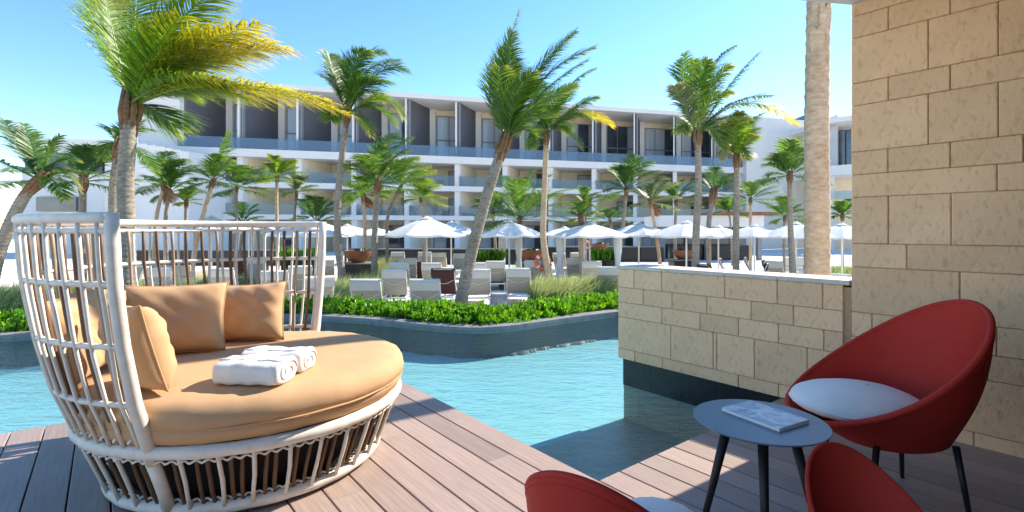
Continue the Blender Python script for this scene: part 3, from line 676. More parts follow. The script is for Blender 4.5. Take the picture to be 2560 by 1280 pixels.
palm('palm_tree', 'big palm leaning right with fronds swept up to the sky', 12, [(1146, 790), (1172, 660), (1214, 500), (1262, 352)],
     [((1238, 190), (1297, 28), 0.2), ((1262, 200), (1282, 80), -0.3), ((1330, 170), (1488, 118), 0.2), ((1320, 170), (1440, 78), -0.4), ((1340, 220), (1470, 150), 0.5), ((1250, 220), (1262, 120), 0.6),
      ((1300, 220), (1400, 120), 0.7), ((1320, 250), (1440, 215), -0.6), ((1280, 250), (1330, 180), -0.8), ((1300, 290), (1390, 290), 0.6), ((1245, 250), (1250, 170), -0.6), ((1290, 300), (1340, 340), -0.4)],
     r0=0.155, r1=0.115, leaf=0.72, n=120, mat='frond', seed=62, wind=0.6, sag=0.2, width=0.026)
palm('palm_tree', 'tall pale trunked palm holding the orange lifebuoy', 18, [(1372, 690), (1358, 590), (1362, 460), (1366, 338)],
     [((1400, 200), (1488, 172), 0.4), ((1440, 250), (1494, 243), -0.4), ((1450, 240), (1535, 318), 0.2, 'frond_yellow'), ((1310, 270), (1288, 335), 0.4), ((1410, 290), (1450, 370), -0.6), ((1340, 250), (1318, 300), -0.4), ((1350, 240), (1345, 200), 0.8), ((1390, 250), (1430, 230), 0.8),
      ((1390, 280), (1420, 330), 0.7), ((1420, 260), (1480, 300), -0.8), ((1380, 230), (1440, 210), -0.8), ((1330, 290), (1330, 370), -0.3)], r0=0.125, r1=0.09, leaf=0.8, n=90, mat='frond', seed=63, tmat='trunk_pale')
palm('palm_tree', 'tall dark trunked palm with wide crown at right', 17, [(1738, 700), (1740, 590), (1746, 470), (1744, 340)],
     [((1690, 220), (1712, 132), 0.3), ((1740, 160), (1842, 112), 0.5), ((1800, 230), (1896, 132), -0.3, 'frond_dark'), ((1850, 190), (1992, 312), 0.4, 'frond_yellow'), ((1706, 250), (1686, 215), -0.5, 'frond_grey'), ((1780, 190), (1825, 165), -0.7, 'frond_bright'), ((1780, 280), (1810, 370), 0.5),
      ((1740, 200), (1770, 150), -0.8), ((1820, 230), (1930, 240), 0.8, 'frond_dark'), ((1720, 280), (1706, 330), 0.6), ((1760, 230), (1830, 230), -0.9, 'frond_bright'), ((1740, 200), (1735, 150), 0.9), ((1800, 270), (1870, 300), 0.7)],
     r0=0.13, r1=0.10, leaf=0.85, n=95, mat='frond', seed=64)
palm('palm_tree', 'tall palm with bright upright crown right of the dark trunked palm', 18, [(1840, 700), (1840, 590), (1842, 480), (1842, 395)],
     [((1850, 310), (1908, 282), 0.3), ((1815, 330), (1805, 400), 0.4, 'frond_grey'), ((1870, 350), (1885, 340), -0.5), ((1830, 320), (1815, 310), -0.4), ((1850, 330), (1870, 300), 0.7), ((1850, 350), (1870, 400), -0.6), ((1835, 320), (1850, 280), -0.7), ((1830, 350), (1822, 380), 0.7), ((1860, 330), (1895, 320), 0.5)],
     r0=0.12, r1=0.09, leaf=0.62, n=80, mat='frond_bright', seed=65, tmat='trunk')
zp = palm('palm_tree', 'thick pale ringed palm trunk rising past the roof at right', 7.3, [(2042, 800), (2043, 560), (2042, 300), (2046, 40), (2054, -300), (2064, -760)],
     [((2180, -1050), (2500, -1000), 0.5), ((1950, -1050), (1760, -900), 0.5), ((2070, -1100), (2170, -1280), 0.8), ((2180, -900), (2420, -720), 1.5), ((2030, -1080), (1990, -1240), -0.8), ((2180, -950), (2400, -860), -1.2)],
     r0=0.17, r1=0.135, leaf=0.7, n=60, mat='frond', seed=66, tmat='trunk_pale', husk=False, ring=0.19)
# loose fibre sheaths peeling off the top of that trunk
rnd = random.Random(4)
for k in range(5):
    m = MB(); a0 = R(200 + 40 * k); z0 = 3.4 + 0.30 * k; rows = []
    for i in range(7):
        r_ = 0.150 + 0.012 * math.sin(i * 1.3 + k) + 0.004 * i; z_ = z0 + 0.13 * i
        rows.append([(at(2044, 0, 7.3).x + math.cos(a0 + j * 0.22 + 0.03 * i) * r_ - 0.004 * (z_ - 3), 7.3 + math.sin(a0 + j * 0.22 + 0.03 * i) * r_, z_ + 0.05 * math.sin(j * 2.1 + k)) for j in range(6)])
    m.grid(rows); o = m.build('fibre_sheath', M['trunk_pale'], None, smooth=True); o.parent = zp; o.matrix_parent_inverse = Matrix.Translation(zp.location).inverted()

# ------------------------------------------------------------------ hedge along the pool, ornamental grasses
def leaf(mb, p, d, up, ln, wd, c):
    s_ = d.cross(up).normalized() * wd; nn = s_.cross(d).normalized() * ln * 0.10
    mb.add([p, p + d * ln * 0.45 - s_ * 0.7 + nn, p + d * ln * 0.45 + s_ * 0.7 + nn, p + d * ln * 0.82 - s_ + nn * 0.6, p + d * ln * 0.82 + s_ + nn * 0.6, p + d * ln * 1.0 - nn * 0.6, p + d * ln * 0.5],
           [(0, 6, 1), (0, 2, 6), (1, 6, 5, 3), (6, 2, 4, 5)], [(c[0], c[1], 0)] * 7)
hr = random.Random(21)
hedge = thing('hedge', 'bright green broad leaved hedge along the far pool edge', 'hedge', curve[40])
hb = Vector(hedge.location); mb = MB(); st = MB()
cum = [0.0]
for i in range(len(curve) - 1): cum.append(cum[-1] + (curve[i + 1] - curve[i]).length)
oA = offs(0.16); oB = offs(0.92)
tot = cum[-1]; nR = 1500
for k in range(nR):
    x = hr.random() * (tot - 1.2); i = max(j for j in range(len(cum)) if cum[j] <= x); i = min(i, len(curve) - 2); f = (x - cum[i]) / max(1e-6, cum[i + 1] - cum[i])
    q = hr.random() ** 0.8
    a_ = oA[i].lerp(oA[i + 1], f); b_ = oB[i].lerp(oB[i + 1], f); p = a_.lerp(b_, q)
    hgt = 0.07 + 0.07 * min(1, q * 2.4) + 0.025 * math.sin(x * 1.7) + 0.02 * math.sin(x * 4.1 + 1) + hr.uniform(-0.04, 0.05)
    lean = (a_ - b_).normalized() * (0.55 if q < 0.22 else 0.1)
    zt = ZW + 0.02 + hgt * (hr.uniform(0.35, 1.0) if q < 0.3 else hr.uniform(0.8, 1.0))
    ax = (UP + lean + Vector((hr.uniform(-0.35, 0.45), hr.uniform(-0.35, 0.35), 0))).normalized()
    top = Vector((p.x, p.y, zt)); cc = hr.random()
    st.tube([Vector((p.x, p.y, ZW)) - hb, top - hb], [0.008, 0.005], 4, cap=False)
    for j in range(9):
        an = j * 2.4 + hr.random(); rad_ = ax.orthogonal().normalized(); rad_ = Matrix.Rotation(an, 3, ax) @ rad_
        sp = 0.35 + 0.75 * (j / 9); d = (ax * (1.15 - 0.75 * j / 9) + rad_ * sp).normalized()
        leaf(mb, top - hb - ax * 0.012 * j + d * 0.01, d, rad_.cross(ax) * 0.2 + ax, hr.uniform(0.09, 0.15), hr.uniform(0.018, 0.027), (cc * 0.8 + hr.random() * 0.2, hr.random()))
tag(mb.build('foliage', M['hedge'], hedge, fix=False), kind='stuff'); tag(st.build('stems', M['trunk'], hedge, fix=False), kind='stuff')

def grass(label, pts, h, nb, seed, mat='grass', w=0.008):
    rg = random.Random(seed); mb = MB(); o = Vector((pts[0][0], pts[0][1], G))
    for k in range(nb):
        px, py, rx, ry = pts[rg.randrange(len(pts))]
        a = rg.random() * 6.283; q = math.sqrt(rg.random()); p = Vector((px + math.cos(a) * q * rx, py + math.sin(a) * q * ry, G)) - o
        hh = h * rg.uniform(0.55, 1.15) * (1 - 0.35 * q * q); d = Vector((rg.uniform(-0.45, 0.6), rg.uniform(-0.45, 0.45), 1)).normalized(); s_ = d.cross(Vector((rg.uniform(-1, 1), rg.uniform(-1, 1), 0.1))).normalized() * w * rg.uniform(0.7, 1.4)
        r2 = rg.random(); ps = [p]; dd = d
        for i in range(3):
            ps.append(ps[-1] + dd * hh / 3); dd = (dd + Vector((0.28, 0.05, -0.22)) * rg.uniform(0.5, 1.3)).normalized()
        mb.add([ps[0] - s_, ps[0] + s_, ps[1] - s_, ps[1] + s_, ps[2] - s_ * 0.7, ps[2] + s_ * 0.7, ps[3]], [(0, 1, 3, 2), (2, 3, 5, 4), (4, 5, 6)], [(0, r2, 0)] * 2 + [(0.3, r2, 0)] * 2 + [(0.7, r2, 0)] * 2 + [(1, r2, 0)])
    ob = mb.build('ornamental_grass', M[mat], None, fix=False, loc=o); return tag(ob, label, 'grass', kind='stuff')
def gp(px, py, Y, rx, ry): p = at(px, py, Y); return (p.x, Y, rx, ry)
grass('soft green grass bed below the fire bowl at left of centre', [gp(880, 0, 16, 1.1, 1.6), gp(930, 0, 18, 1.0, 1.5), gp(840, 0, 15, 0.6, 1.3), gp(820, 0, 14, 0.5, 1.0), gp(960, 0, 17, 0.7, 1.2)], 0.85, 14000, 31)
grass('taller grass drift right of the fire bowl', [gp(958, 0, 24, 0.7, 1.5), gp(940, 0, 22, 0.6, 1.2)], 1.1, 4000, 32)
grass('big feathery grass clump under the lifebuoy palm', [gp(1375, 0, 15.5, 0.45, 0.8), gp(1410, 0, 15.2, 0.5, 0.9), gp(1450, 0, 15.5, 0.45, 0.8), gp(1490, 0, 15.5, 0.5, 0.7), gp(1350, 0, 15, 0.3, 0.6)], 0.95, 13000, 33)
grass('small pale grass clump between the centre umbrella curtains', [gp(1270, 0, 19, 0.3, 0.5), gp(1290, 0, 19.5, 0.25, 0.5)], 1.0, 2500, 34)
grass('pale grass strip right of the big feathery clump by low wall', [gp(1530, 0, 14.5, 0.5, 0.7), gp(1570, 0, 14.5, 0.5, 0.6)], 0.5, 4000, 35)
grass('meadow grass at the far left edge beside the daybed', [gp(-10, 0, 13, 0.9, 1.2), gp(40, 0, 14, 0.9, 1.2), gp(150, 0, 15, 1.2, 1.2), gp(250, 0, 15, 1.2, 1.0)], 0.9, 9000, 36)
grass('grass seen through the rattan daybed back', [gp(380, 0, 16, 0.9, 1.2), gp(560, 0, 18, 1.4, 1.2), gp(700, 0, 17, 0.8, 1.0)], 0.85, 7000, 37)
grass('low grass strip behind the low stone wall', [gp(1840, 0, 15, 0.7, 0.7), gp(1930, 0, 16, 0.7, 0.6), gp(1990, 0, 18, 0.6, 0.8)], 0.75, 5000, 38)
grass('pale groundcover far right beside the thick trunk', [gp(2100, 0, 26, 1.5, 2.0)], 0.5, 3000, 39)

# ------------------------------------------------------------------ rattan daybed
CX, CY = -1.50, 2.98
bed = thing('daybed', 'round white rattan daybed with high slatted back and tan cushion', 'daybed', (CX, CY, 0))
PROF = [(0.03, 0.68), (0.35, 0.80), (0.58, 0.885), (0.834, 0.945), (1.09, 0.985), (1.316, 1.0), (1.40, 1.0)]
def rad(z):
    for (z0, r0), (z1, r1) in zip(PROF, PROF[1:]):
        if z <= z1: return r0 + (r1 - r0) * (z - z0) / (z1 - z0)
    return PROF[-1][1]
def arc(r, z, a0, a1, n=48): return [(r * math.cos(R(a0 + (a1 - a0) * i / n)), r * math.sin(R(a0 + (a1 - a0) * i / n)), z) for i in range(n + 1)]
def ring(r, z, n=72): return [(r * math.cos(2 * math.pi * i / n), r * math.sin(2 * math.pi * i / n), z) for i in range(n)]
A0, A1 = 89.0, 266.5
wrnd = random.Random(9)
m = MB(); m.tube(ring(0.68, 0.045), [0.031 + 0.0015 * math.sin(i * 2.1) for i in range(72)], 10, closed=True); m.build('base_ring', M['rod_white'], bed, smooth=True)
m = MB(); m.tube(ring(0.805, 0.35), [0.030 + 0.0015 * math.sin(i * 1.7) for i in range(72)], 10, closed=True); m.build('seat_ring', M['rod_white'], bed, smooth=True)
m = MB(); m.lathe([(0.60, 0.04), (0.70, 0.34), (0.70, 0.365), (0.05, 0.37)], 48); m.build('base_shade_drum', M['void'], bed)  # added near-black drum: its colour stands in for shade inside the base
m = MB(); m.tube(arc(1.0, 1.352, A0, A1, 60), 0.024, 10); m.build('top_rail', M['rod_white'], bed, smooth=True)
for z in (1.302, 1.09, 0.834, 0.58):
    m = MB(); m.tube(arc(rad(z), z, A0, A1, 60), [0.0125 + 0.0015 * math.sin(i * 2.7) for i in range(61)], 8); m.build('back_rail', M['rod_white'], bed, smooth=True)
for a in (A0, A1):
    m = MB(); m.tube([(rad(z) * math.cos(R(a)), rad(z) * math.sin(R(a)), z) for z in (0.30, 0.45, 0.58, 0.834, 1.09, 1.25, 1.372)], [0.030, 0.029, 0.028, 0.027, 0.027, 0.026, 0.026], 10); m.build('back_post', M['rod_white'], bed, smooth=True)
    m = MB(); m.tube([(rad(z) * math.cos(R(a)), rad(z) * math.sin(R(a)), z) for z in (0.05, 0.2, 0.34)], 0.028, 10); m.build('base_post', M['rod_white'], bed, smooth=True)
def rod_mesh(z0, z1, off, r, seed, nm, mat):
    q = random.Random(seed); N = 9 if z1 > 1 else 4; pts = []
    for i in range(N + 1):
        z = z0 + (z1 - z0) * i / N; pts.append((rad(z) + off, 0.0035 * math.sin(i * 1.1 + seed) + q.uniform(-0.002, 0.002), z))
    m = MB(); m.tube(pts, [r * q.uniform(0.9, 1.1) for _ in pts], 6); return m.mesh(nm, mat, True)
white_rods = [rod_mesh(0.36, 1.335, 0.010, 0.0082, s, 'spindle', M['rod_white']) for s in range(3)]
brown_rods = [rod_mesh(0.36, 1.30, -0.012, 0.0105, s + 5, 'spindle', M['rod_brown']) for s in range(2)] + [rod_mesh(0.36, 1.30, -0.012, 0.0105, 9, 'spindle', M['rod_taupe'])]
lw = [rod_mesh(0.05, 0.345, 0.012, 0.010, s + 11, 'base_spindle', M['rod_white']) for s in range(2)]
lb = [rod_mesh(0.05, 0.345, -0.008, 0.010, s + 15, 'base_spindle', M['rod_brown']) for s in range(2)]
na = 66
for k in range(1, na):
    a = A0 + (A1 - A0) * k / na + wrnd.uniform(-0.35, 0.35)
    link('spindle', (white_rods[k % 3] if k % 2 else brown_rods[(k // 2) % 3]), bed, rot=(0, 0, R(a)))
for k in range(102):
    a = 360 * k / 102 + wrnd.uniform(-0.5, 0.5)
    link('base_spindle', lw[k % 2] if k % 3 == 0 else lb[k % 2], bed, rot=(0, 0, R(a)))
for rr, z, nw, am in ((0.80, 0.306, 102, 0.006), (0.690, 0.088, 102, 0.0055)):
    m = MB(); n = nw * 5
    m.tube([((rr + 0.006 * math.cos(i * 2 * math.pi / 5)) * math.cos(2 * math.pi * i / n), (rr + 0.006 * math.cos(i * 2 * math.pi / 5)) * math.sin(2 * math.pi * i / n), z + am * math.sin(i * 2 * math.pi / 5)) for i in range(n)], 0.0055, 5, closed=True)
    m.build('binding_cord', M['rod_white'], bed, smooth=True)
m = MB(); n = 66 * 5
m.tube([((0.822 + 0.007 * math.cos(i * 6.283 / 5)) * math.cos(R(A0 + (A1 - A0) * i / n)), (0.822 + 0.007 * math.cos(i * 6.283 / 5)) * math.sin(R(A0 + (A1 - A0) * i / n)), 0.402 + 0.009 * math.sin(i * 6.283 / 5)) for i in range(n + 1)], 0.0065, 5)
m.build('binding_cord', M['rod_white'], bed, smooth=True)
# seat cushion (lies on the bed and belongs to it)
m = MB(); prof = [(0.02, 0.372), (0.77, 0.372), (0.808, 0.385), (0.828, 0.42), (0.835, 0.447), (0.829, 0.452), (0.838, 0.458), (0.842, 0.49), (0.836, 0.52), (0.815, 0.548), (0.78, 0.564), (0.70, 0.573), (0.5, 0.578), (0.25, 0.580), (0.02, 0.580)]
m.lathe(prof, 96)
for i, p in enumerate(m.v):
    x, y, z = p; r = math.hypot(x, y); a = math.atan2(y, x)
    if r > 0.74:
        k = 1 + 0.003 * math.sin(a * 17) + 0.0025 * math.sin(a * 41 + 1) + 0.006 * math.sin(a * 3 + 0.5); m.v[i] = (x * k, y * k, z + 0.002 * math.sin(a * 29) * (z > 0.5))
cu = m.build('seat_cushion', M['tan'], bed, smooth=True)
m = MB(); m.tube([(p[0] * 0.836, p[1] * 0.836, 0.4525 + 0.0012 * math.sin(i * 0.9)) for i, p in enumerate(ring(1.0, 0, 120))], 0.0055, 6, closed=True); m.build('piping', M['tan'], cu, smooth=True)

def pillow(name, label, w, h, t, loc, rz, lean, roll=0.0, seed=1, mat='tan'):
    N = 26; q = random.Random(seed); ph = [q.uniform(0, 6) for _ in range(6)]
    root = thing(name, label, 'pillow', loc, rz, 'tan pillows on the daybed'); root.rotation_euler = Euler((lean, roll, rz), 'XYZ')
    def pt(i, j, s):
        u_ = -1 + 2 * i / N; v_ = -1 + 2 * j / N
        x = u_ * w / 2 * (1 - 0.075 * (1 - v_ * v_)); z = v_ * h / 2 * (1 - 0.075 * (1 - u_ * u_))
        e = max(0, (1 - u_ ** 4)) ** 0.55 * max(0, (1 - v_ ** 4)) ** 0.55
        y = s * t / 2 * e
        edge = max(abs(u_), abs(v_)); wr_ = 0.006 * math.sin(u_ * 13 + ph[0] + v_ * 4) * math.sin(v_ * 9 + ph[1]) * (edge ** 3) + 0.005 * math.sin((u_ - v_) * 7 + ph[2]) * e + 0.004 * math.sin((u_ + v_) * 11 + ph[3]) * e
        return (x, y + s * wr_ * (1 if edge < 0.99 else 0), z + h / 2)
    m = MB()
    for s in (1, -1): m.grid([[pt(i, j, s) for j in range(N + 1)] for i in range(N + 1)])
    o = m.build('cover', M[mat], root, smooth=True)
    bm = bmesh.new(); bm.from_mesh(o.data); bmesh.ops.remove_doubles(bm, verts=bm.verts[:], dist=0.0005); bmesh.ops.recalc_face_normals(bm, faces=bm.faces[:]); bm.to_mesh(o.data); bm.free()
    loop = [pt(i, 0, 1) for i in range(N)] + [pt(N, j, 1) for j in range(N)] + [pt(N - i, N, 1) for i in range(N)] + [pt(0, N - j, 1) for j in range(N)]
    m = MB(); m.tube(loop, 0.0042, 5, closed=True); m.build('piping', M[mat], root, smooth=True)
    return root
ZC = 0.575
pillow('pillow', 'plump tan pillow in the middle against the daybed back', 0.55, 0.43, 0.205, (-1.985, 2.965, ZC), R(24), R(-20), R(0), 1)
pillow('pillow', 'tan pillow furthest right against the daybed back', 0.46, 0.39, 0.205, (-1.73, 3.33, ZC), R(4), R(-16), R(-3), 2)
pillow('pillow', 'tan pillow seen edge on just right of the front post', 0.44, 0.40, 0.205, (-1.70, 2.39, ZC), R(142), R(-14), R(4), 3)
pillow('pillow', 'tan pillow behind the left daybed slats', 0.50, 0.43, 0.205, (-2.12, 2.58, ZC), R(108), R(-16), R(-4), 4)
pillow('pillow', 'tan pillow half hidden between the left slats and middle pillow', 0.48, 0.42, 0.19, (-2.14, 2.95, ZC), R(62), R(-22), R(3), 5)

def towel(label, loc, rz, L, dep, h, seed):
    root = thing('rolled_towel', label, 'towel', loc, rz, 'rolled white towels on the daybed'); q = random.Random(seed)
    n = 40; rows = []
    for i, (x, k) in enumerate([(-0.5, 0.80), (-0.488, 0.93), (-0.465, 0.985)] + [(-0.46 + 0.92 * j / 14, 1.0) for j in range(1, 14)] + [(0.465, 0.985), (0.488, 0.93), (0.5, 0.80)]):
        row = []
        for j in range(n):
            a = 2 * math.pi * j / n; c, s = math.cos(a), math.sin(a)
            yy = math.copysign(abs(c) ** 0.55, c) * dep / 2 * k; zz = math.copysign(abs(s) ** 0.60, s) * h / 2 * k
            wv = 0.003 * math.sin(x * 21 + j * 0.6 + seed) + 0.004 * math.sin(x * 9 + seed * 2) * (s > 0)
            row.append((x * L, yy * (1 + wv * 3), h / 2 + zz + wv))
        rows.append(row + [row[0]])
    m = MB(); m.grid(rows)
    for e in (0, len(rows) - 1): m.add(rows[e][:-1], [tuple(range(n))])
    m.build('roll', M['towel'], root, smooth=True)
    for sx in (-1, 1):
        m = MB(); pts = []
        for i in range(70):
            t = i / 69; a = t * 3.2 * math.pi; r_ = 0.84 - 0.66 * t; c, s = math.cos(a), math.sin(a)
            pts.append((sx * (L * 0.5 + 0.002), math.copysign(abs(c) ** 0.75, c) * dep / 2 * r_, h / 2 + math.copysign(abs(s) ** 0.8, s) * h / 2 * r_))
        m.tube(pts, 0.0045, 5); m.build('fold', M['towel'], root, smooth=True)
    m = MB(); m.tube([(-L * 0.485 + L * 0.97 * i / 20, -dep * 0.20 + 0.003 * math.sin(i * 1.3), h * 0.985 + 0.002 * math.sin(i * 0.9)) for i in range(21)], 0.0055, 6); m.build('hem', M['towel'], root, smooth=True)
    return root
towel('front white rolled towel on the tan daybed cushion', (-1.235, 2.45, ZC), R(-4), 0.32, 0.20, 0.115, 1)
towel('rear white rolled towel on the tan daybed cushion', (-1.225, 2.665, ZC), R(-3), 0.33, 0.185, 0.11, 5)

# ------------------------------------------------------------------ red tub chairs
def chair(label, loc, rz):
    root = thing('tub_chair', label, 'chair', loc, rz, 'red tub chairs on the terrace')
    n = 56; th = 0.024
    def prof(a, v, inn):
        ca, sa = math.cos(a), math.sin(a)
        rim = Vector((-0.01 + 0.42 * ca, 0.384 * sa, 0.623 - 0.28 * ca + 0.052 * ca * ca))
        bot = Vector((-0.05 + 0.23 * ca, 0.235 * sa, 0.315 - 0.02 * ca))
        p = bot.lerp(rim, v); cen = Vector((-0.02, 0, p.z))
        bul = 0.030 * math.sin(math.pi * v) * (0.4 - ca)
        out = (p - cen); out.z = 0; out = out.normalized() if out.length else Vector((1, 0, 0))
        p = p + out * bul
        if inn: p = p - out * th + Vector((0, 0, 0.02 * (1 - v)))
        return p
    V = 12; m = MB()
    rows = [[prof(2 * math.pi * j / n, i / V, False) for j in range(n + 1)] for i in range(V + 1)]
    m.grid(rows); m.add([rows[0][j] for j in range(n)], [tuple(range(n))])
    sh = m.build('shell', M['red'], root, smooth=True)
    rows = [[prof(2 * math.pi * j / n, i / V, True) for j in range(n + 1)] for i in range(V + 1)]
    m = MB(); m.grid(rows[::-1]); m.add([rows[0][j] for j in range(n)], [tuple(range(n))]); m.build('lining', M['red'], root, smooth=True)
    m = MB(); m.tube([(prof(2 * math.pi * j / n, 1, False) + prof(2 * math.pi * j / n, 1, True)) * 0.5 for j in range(n)], 0.0145, 8, closed=True); m.build('rim', M['red'], sh, smooth=True)
    m = MB(); m.tube([prof(2 * math.pi * j / n, 0.955, False) + (prof(2 * math.pi * j / n, 0.955, False) - prof(2 * math.pi * j / n, 0.955, True)) * 0.02 for j in range(n)], 0.0028, 5, closed=True); m.build('seam', M['red'], sh, smooth=True)
    m = MB(); NN = 40
    def cp(j, r_, s):
        a = 2 * math.pi * j / NN; ca, sa = math.cos(a), math.sin(a)
        x = 0.05 + (0.345 if ca > 0 else 0.25) * math.copysign(abs(ca) ** 0.85, ca) * r_; y = 0.26 * math.copysign(abs(sa) ** 0.9, sa) * r_ * (1 - 0.16 * max(0, -ca))
        e = math.sqrt(max(0, 1 - r_ ** 3.2)); z = 0.445 + (0.08 if s > 0 else -0.06) * e + 0.02 * (s > 0) * (1 - r_ * r_) + 0.05 * x
        return (x, y, z + 0.0015 * math.sin(j * 3.7) * (r_ > 0.8))
    rs = [0.02, 0.3, 0.55, 0.75, 0.87, 0.94, 0.98, 1.0]
    m.grid([[cp(j, r_, 1) for j in range(NN + 1)] for r_ in rs] + [[cp(j, r_, -1) for j in range(NN + 1)] for r_ in rs[::-1]][1:]); 
    c = m.build('seat_cushion', M['cushion_white'], root, smooth=True)
    m = MB(); m.tube([cp(j, 1.0, 1) for j in range(NN)], 0.004, 5, closed=True); m.build('piping', M['cushion_white'], c, smooth=True)
    for sx, sy in ((1, 1), (1, -1), (-1, 1), (-1, -1)):
        m = MB(); m.tube([(sx * 0.17 - 0.05, sy * 0.18, 0.33), (sx * 0.215 - 0.04, sy * 0.22, 0.0)], [0.015, 0.010], 8); m.build('leg', M['black'], root, smooth=True)
    return root
ch = chair('red tub chair with white seat against the stone wall', (1.793, 2.486, 0), R(176))
c2 = dup(ch, (0.28, 1.461, 0), R(59), 'smaller red tub chair with white seat cut off at the bottom centre'); c2.scale = (0.61, 0.61, 0.73)
for o in c2.children:
    if o.name.startswith('seat_cushion'): o.location = (0.10, -0.16, 0.075)
c3 = dup(ch, (1.07, 1.43, 0), R(284), 'smaller red tub chair cut off at the bottom right below the table'); c3.scale = (0.52, 0.52, 0.64)

# ------------------------------------------------------------------ side table and magazine
TX, TY = 1.05, 2.16
tb = thing('side_table', 'round blue grey side table with black tapered legs', 'table', (TX, TY, 0))
m = MB(); m.lathe([(0.02, 0.484), (0.23, 0.484), (0.256, 0.490), (0.265, 0.4965), (0.265, 0.4985), (0.263, 0.5), (0.02, 0.5)], 72); smooth_angle(m.build('table_top', M['table'], tb), 30)
m = MB(); m.lathe([(0.02, 0.466), (0.15, 0.466), (0.15, 0.484), (0.02, 0.484)], 32); m.build('mounting_plate', M['black'], tb)
for a in (250, 170, 330):
    c, s = math.cos(R(a)), math.sin(R(a)); m = MB()
    m.tube([(c * 0.125, s * 0.125, 0.475), (c * 0.235, s * 0.235, 0.0)], [0.021, 0.012], 12); m.build('leg', M['leg_wood'], tb, smooth=True)
mq = [on(1797, 1020, 0.512), on(1955, 1082, 0.512), on(2037, 1049, 0.512), on(1868, 997, 0.512)]
mc = sum(mq, Vector()) / 4; ex = (mq[2] - mq[3] + mq[1] - mq[0]).normalized(); ez = math.atan2(ex.y, ex.x)
mag = thing('magazine', 'magazine with pale blue cover lying on the side table', 'magazine', (mc.x, mc.y, 0.5005), ez)
mw, mh = 0.275, 0.20
m = MB(); m.box(-mw / 2, mw / 2 - 0.002, -mh / 2 + 0.002, mh / 2 - 0.002, 0.0012, 0.0128); m.build('pages', M['cushion_white'], mag)
def mk_cover():
    mt, n, l, b = newmat('magazine_cover')
    t = noise(n, l, 7, 3, 0.5, dist=0.8); t2 = noise(n, l, 16, 3, 0.5, stretch=(1, 2.2, 1))
    r = ramp(n, l, t.outputs[0], [(0.30, (0.60, 0.68, 0.76)), (0.47, (0.66, 0.74, 0.80)), (0.53, (0.24, 0.36, 0.48)), (0.62, (0.34, 0.46, 0.58)), (0.68, (0.62, 0.66, 0.70))])
    mx = n.new('ShaderNodeMix'); mx.data_type = 'RGBA'; r2 = ramp(n, l, t2.outputs[0], [(0.55, (0, 0, 0)), (0.62, (0.6, 0.6, 0.6))])
    l.new(r2.outputs[0], mx.inputs[0]); l.new(r.outputs[0], mx.inputs[6]); mx.inputs[7].default_value = (0.45, 0.40, 0.38, 1)
    l.new(mx.outputs[2], b.inputs['Base Color']); b.inputs['Roughness'].default_value = 0.3; return mt
M['cover'] = mk_cover()
m = MB(); m.bbox(-mw / 2 - 0.002, mw / 2, -mh / 2, mh / 2, 0.013, 0.0142, 0.0004); m.build('front_cover', M['cover'], mag)
m = MB(); m.box(-mw / 2 - 0.002, mw / 2, -mh / 2, mh / 2, 0.0, 0.001); m.build('back_cover', M['cushion_white'], mag)
m = MB(); m.box(mw / 2 - 0.05, mw / 2 - 0.004, -mh / 2 + 0.10, mh / 2 - 0.065, 0.0144, 0.0148); m.build('title_block', M['cushion_white'], mag)

# ------------------------------------------------------------------ umbrellas
def umbrella(label, px, Y, half, top_py, rim_py, sides=8, rot=0.4):
    root = thing('umbrella', label, 'umbrella', (at(px, 0, Y).x, Y, G), 0, 'white umbrellas in the garden')
    zt = at(0, top_py, Y).z - G; zr = at(0, rim_py, Y).z - G; n = sides
    m = MB(); mv = MB(); rows = []
    K = 5; sub = 4; N = n * sub
    for k in range(K + 1):
        t = 0.10 + 0.90 * k / K; row = []
        for j in range(N + 1):
            a = rot + 2 * math.pi * j / N; f = (j % sub) / sub
            flat = math.cos(math.pi / n) / math.cos((f - 0.5) * 2 * math.pi / n)
            z = zt - (zt - zr) * (t ** 1.25) - 0.05 * t * math.sin(math.pi * f)
            row.append((half * t * flat * math.cos(a), half * t * flat * math.sin(a), z))
        rows.append(row)
    rows.append([(p[0] * 0.992, p[1] * 0.992, p[2] - 0.07) for p in rows[-1]])
    m.grid(rows); m.build('canopy', M['canvas'], root, fix=False)
    m = MB(); m.lathe([(half * 0.15, zt - (zt - zr) * 0.07 + 0.02), (half * 0.08, zt + 0.02), (0.02, zt + 0.08)], n * 2); m.build('vent', M['canvas'], root)
    m = MB(); m.tube([(0, 0, 0.05), (0, 0, zt)], 0.035, 8); m.build('pole', M['white_paint'], root, smooth=True)
    m = MB(); m.bbox(-0.35, 0.35, -0.35, 0.35, 0, 0.09, 0.02); m.build('base', M['frame'], root)
    for j in range(n):
        a = rot + 2 * math.pi * j / n; m = MB(); m.tube([(0, 0, zt - 0.08), (half * 0.97 * math.cos(a), half * 0.97 * math.sin(a), zr - 0.0)], 0.012, 4); m.build('rib', M['white_paint'], root)
    return root
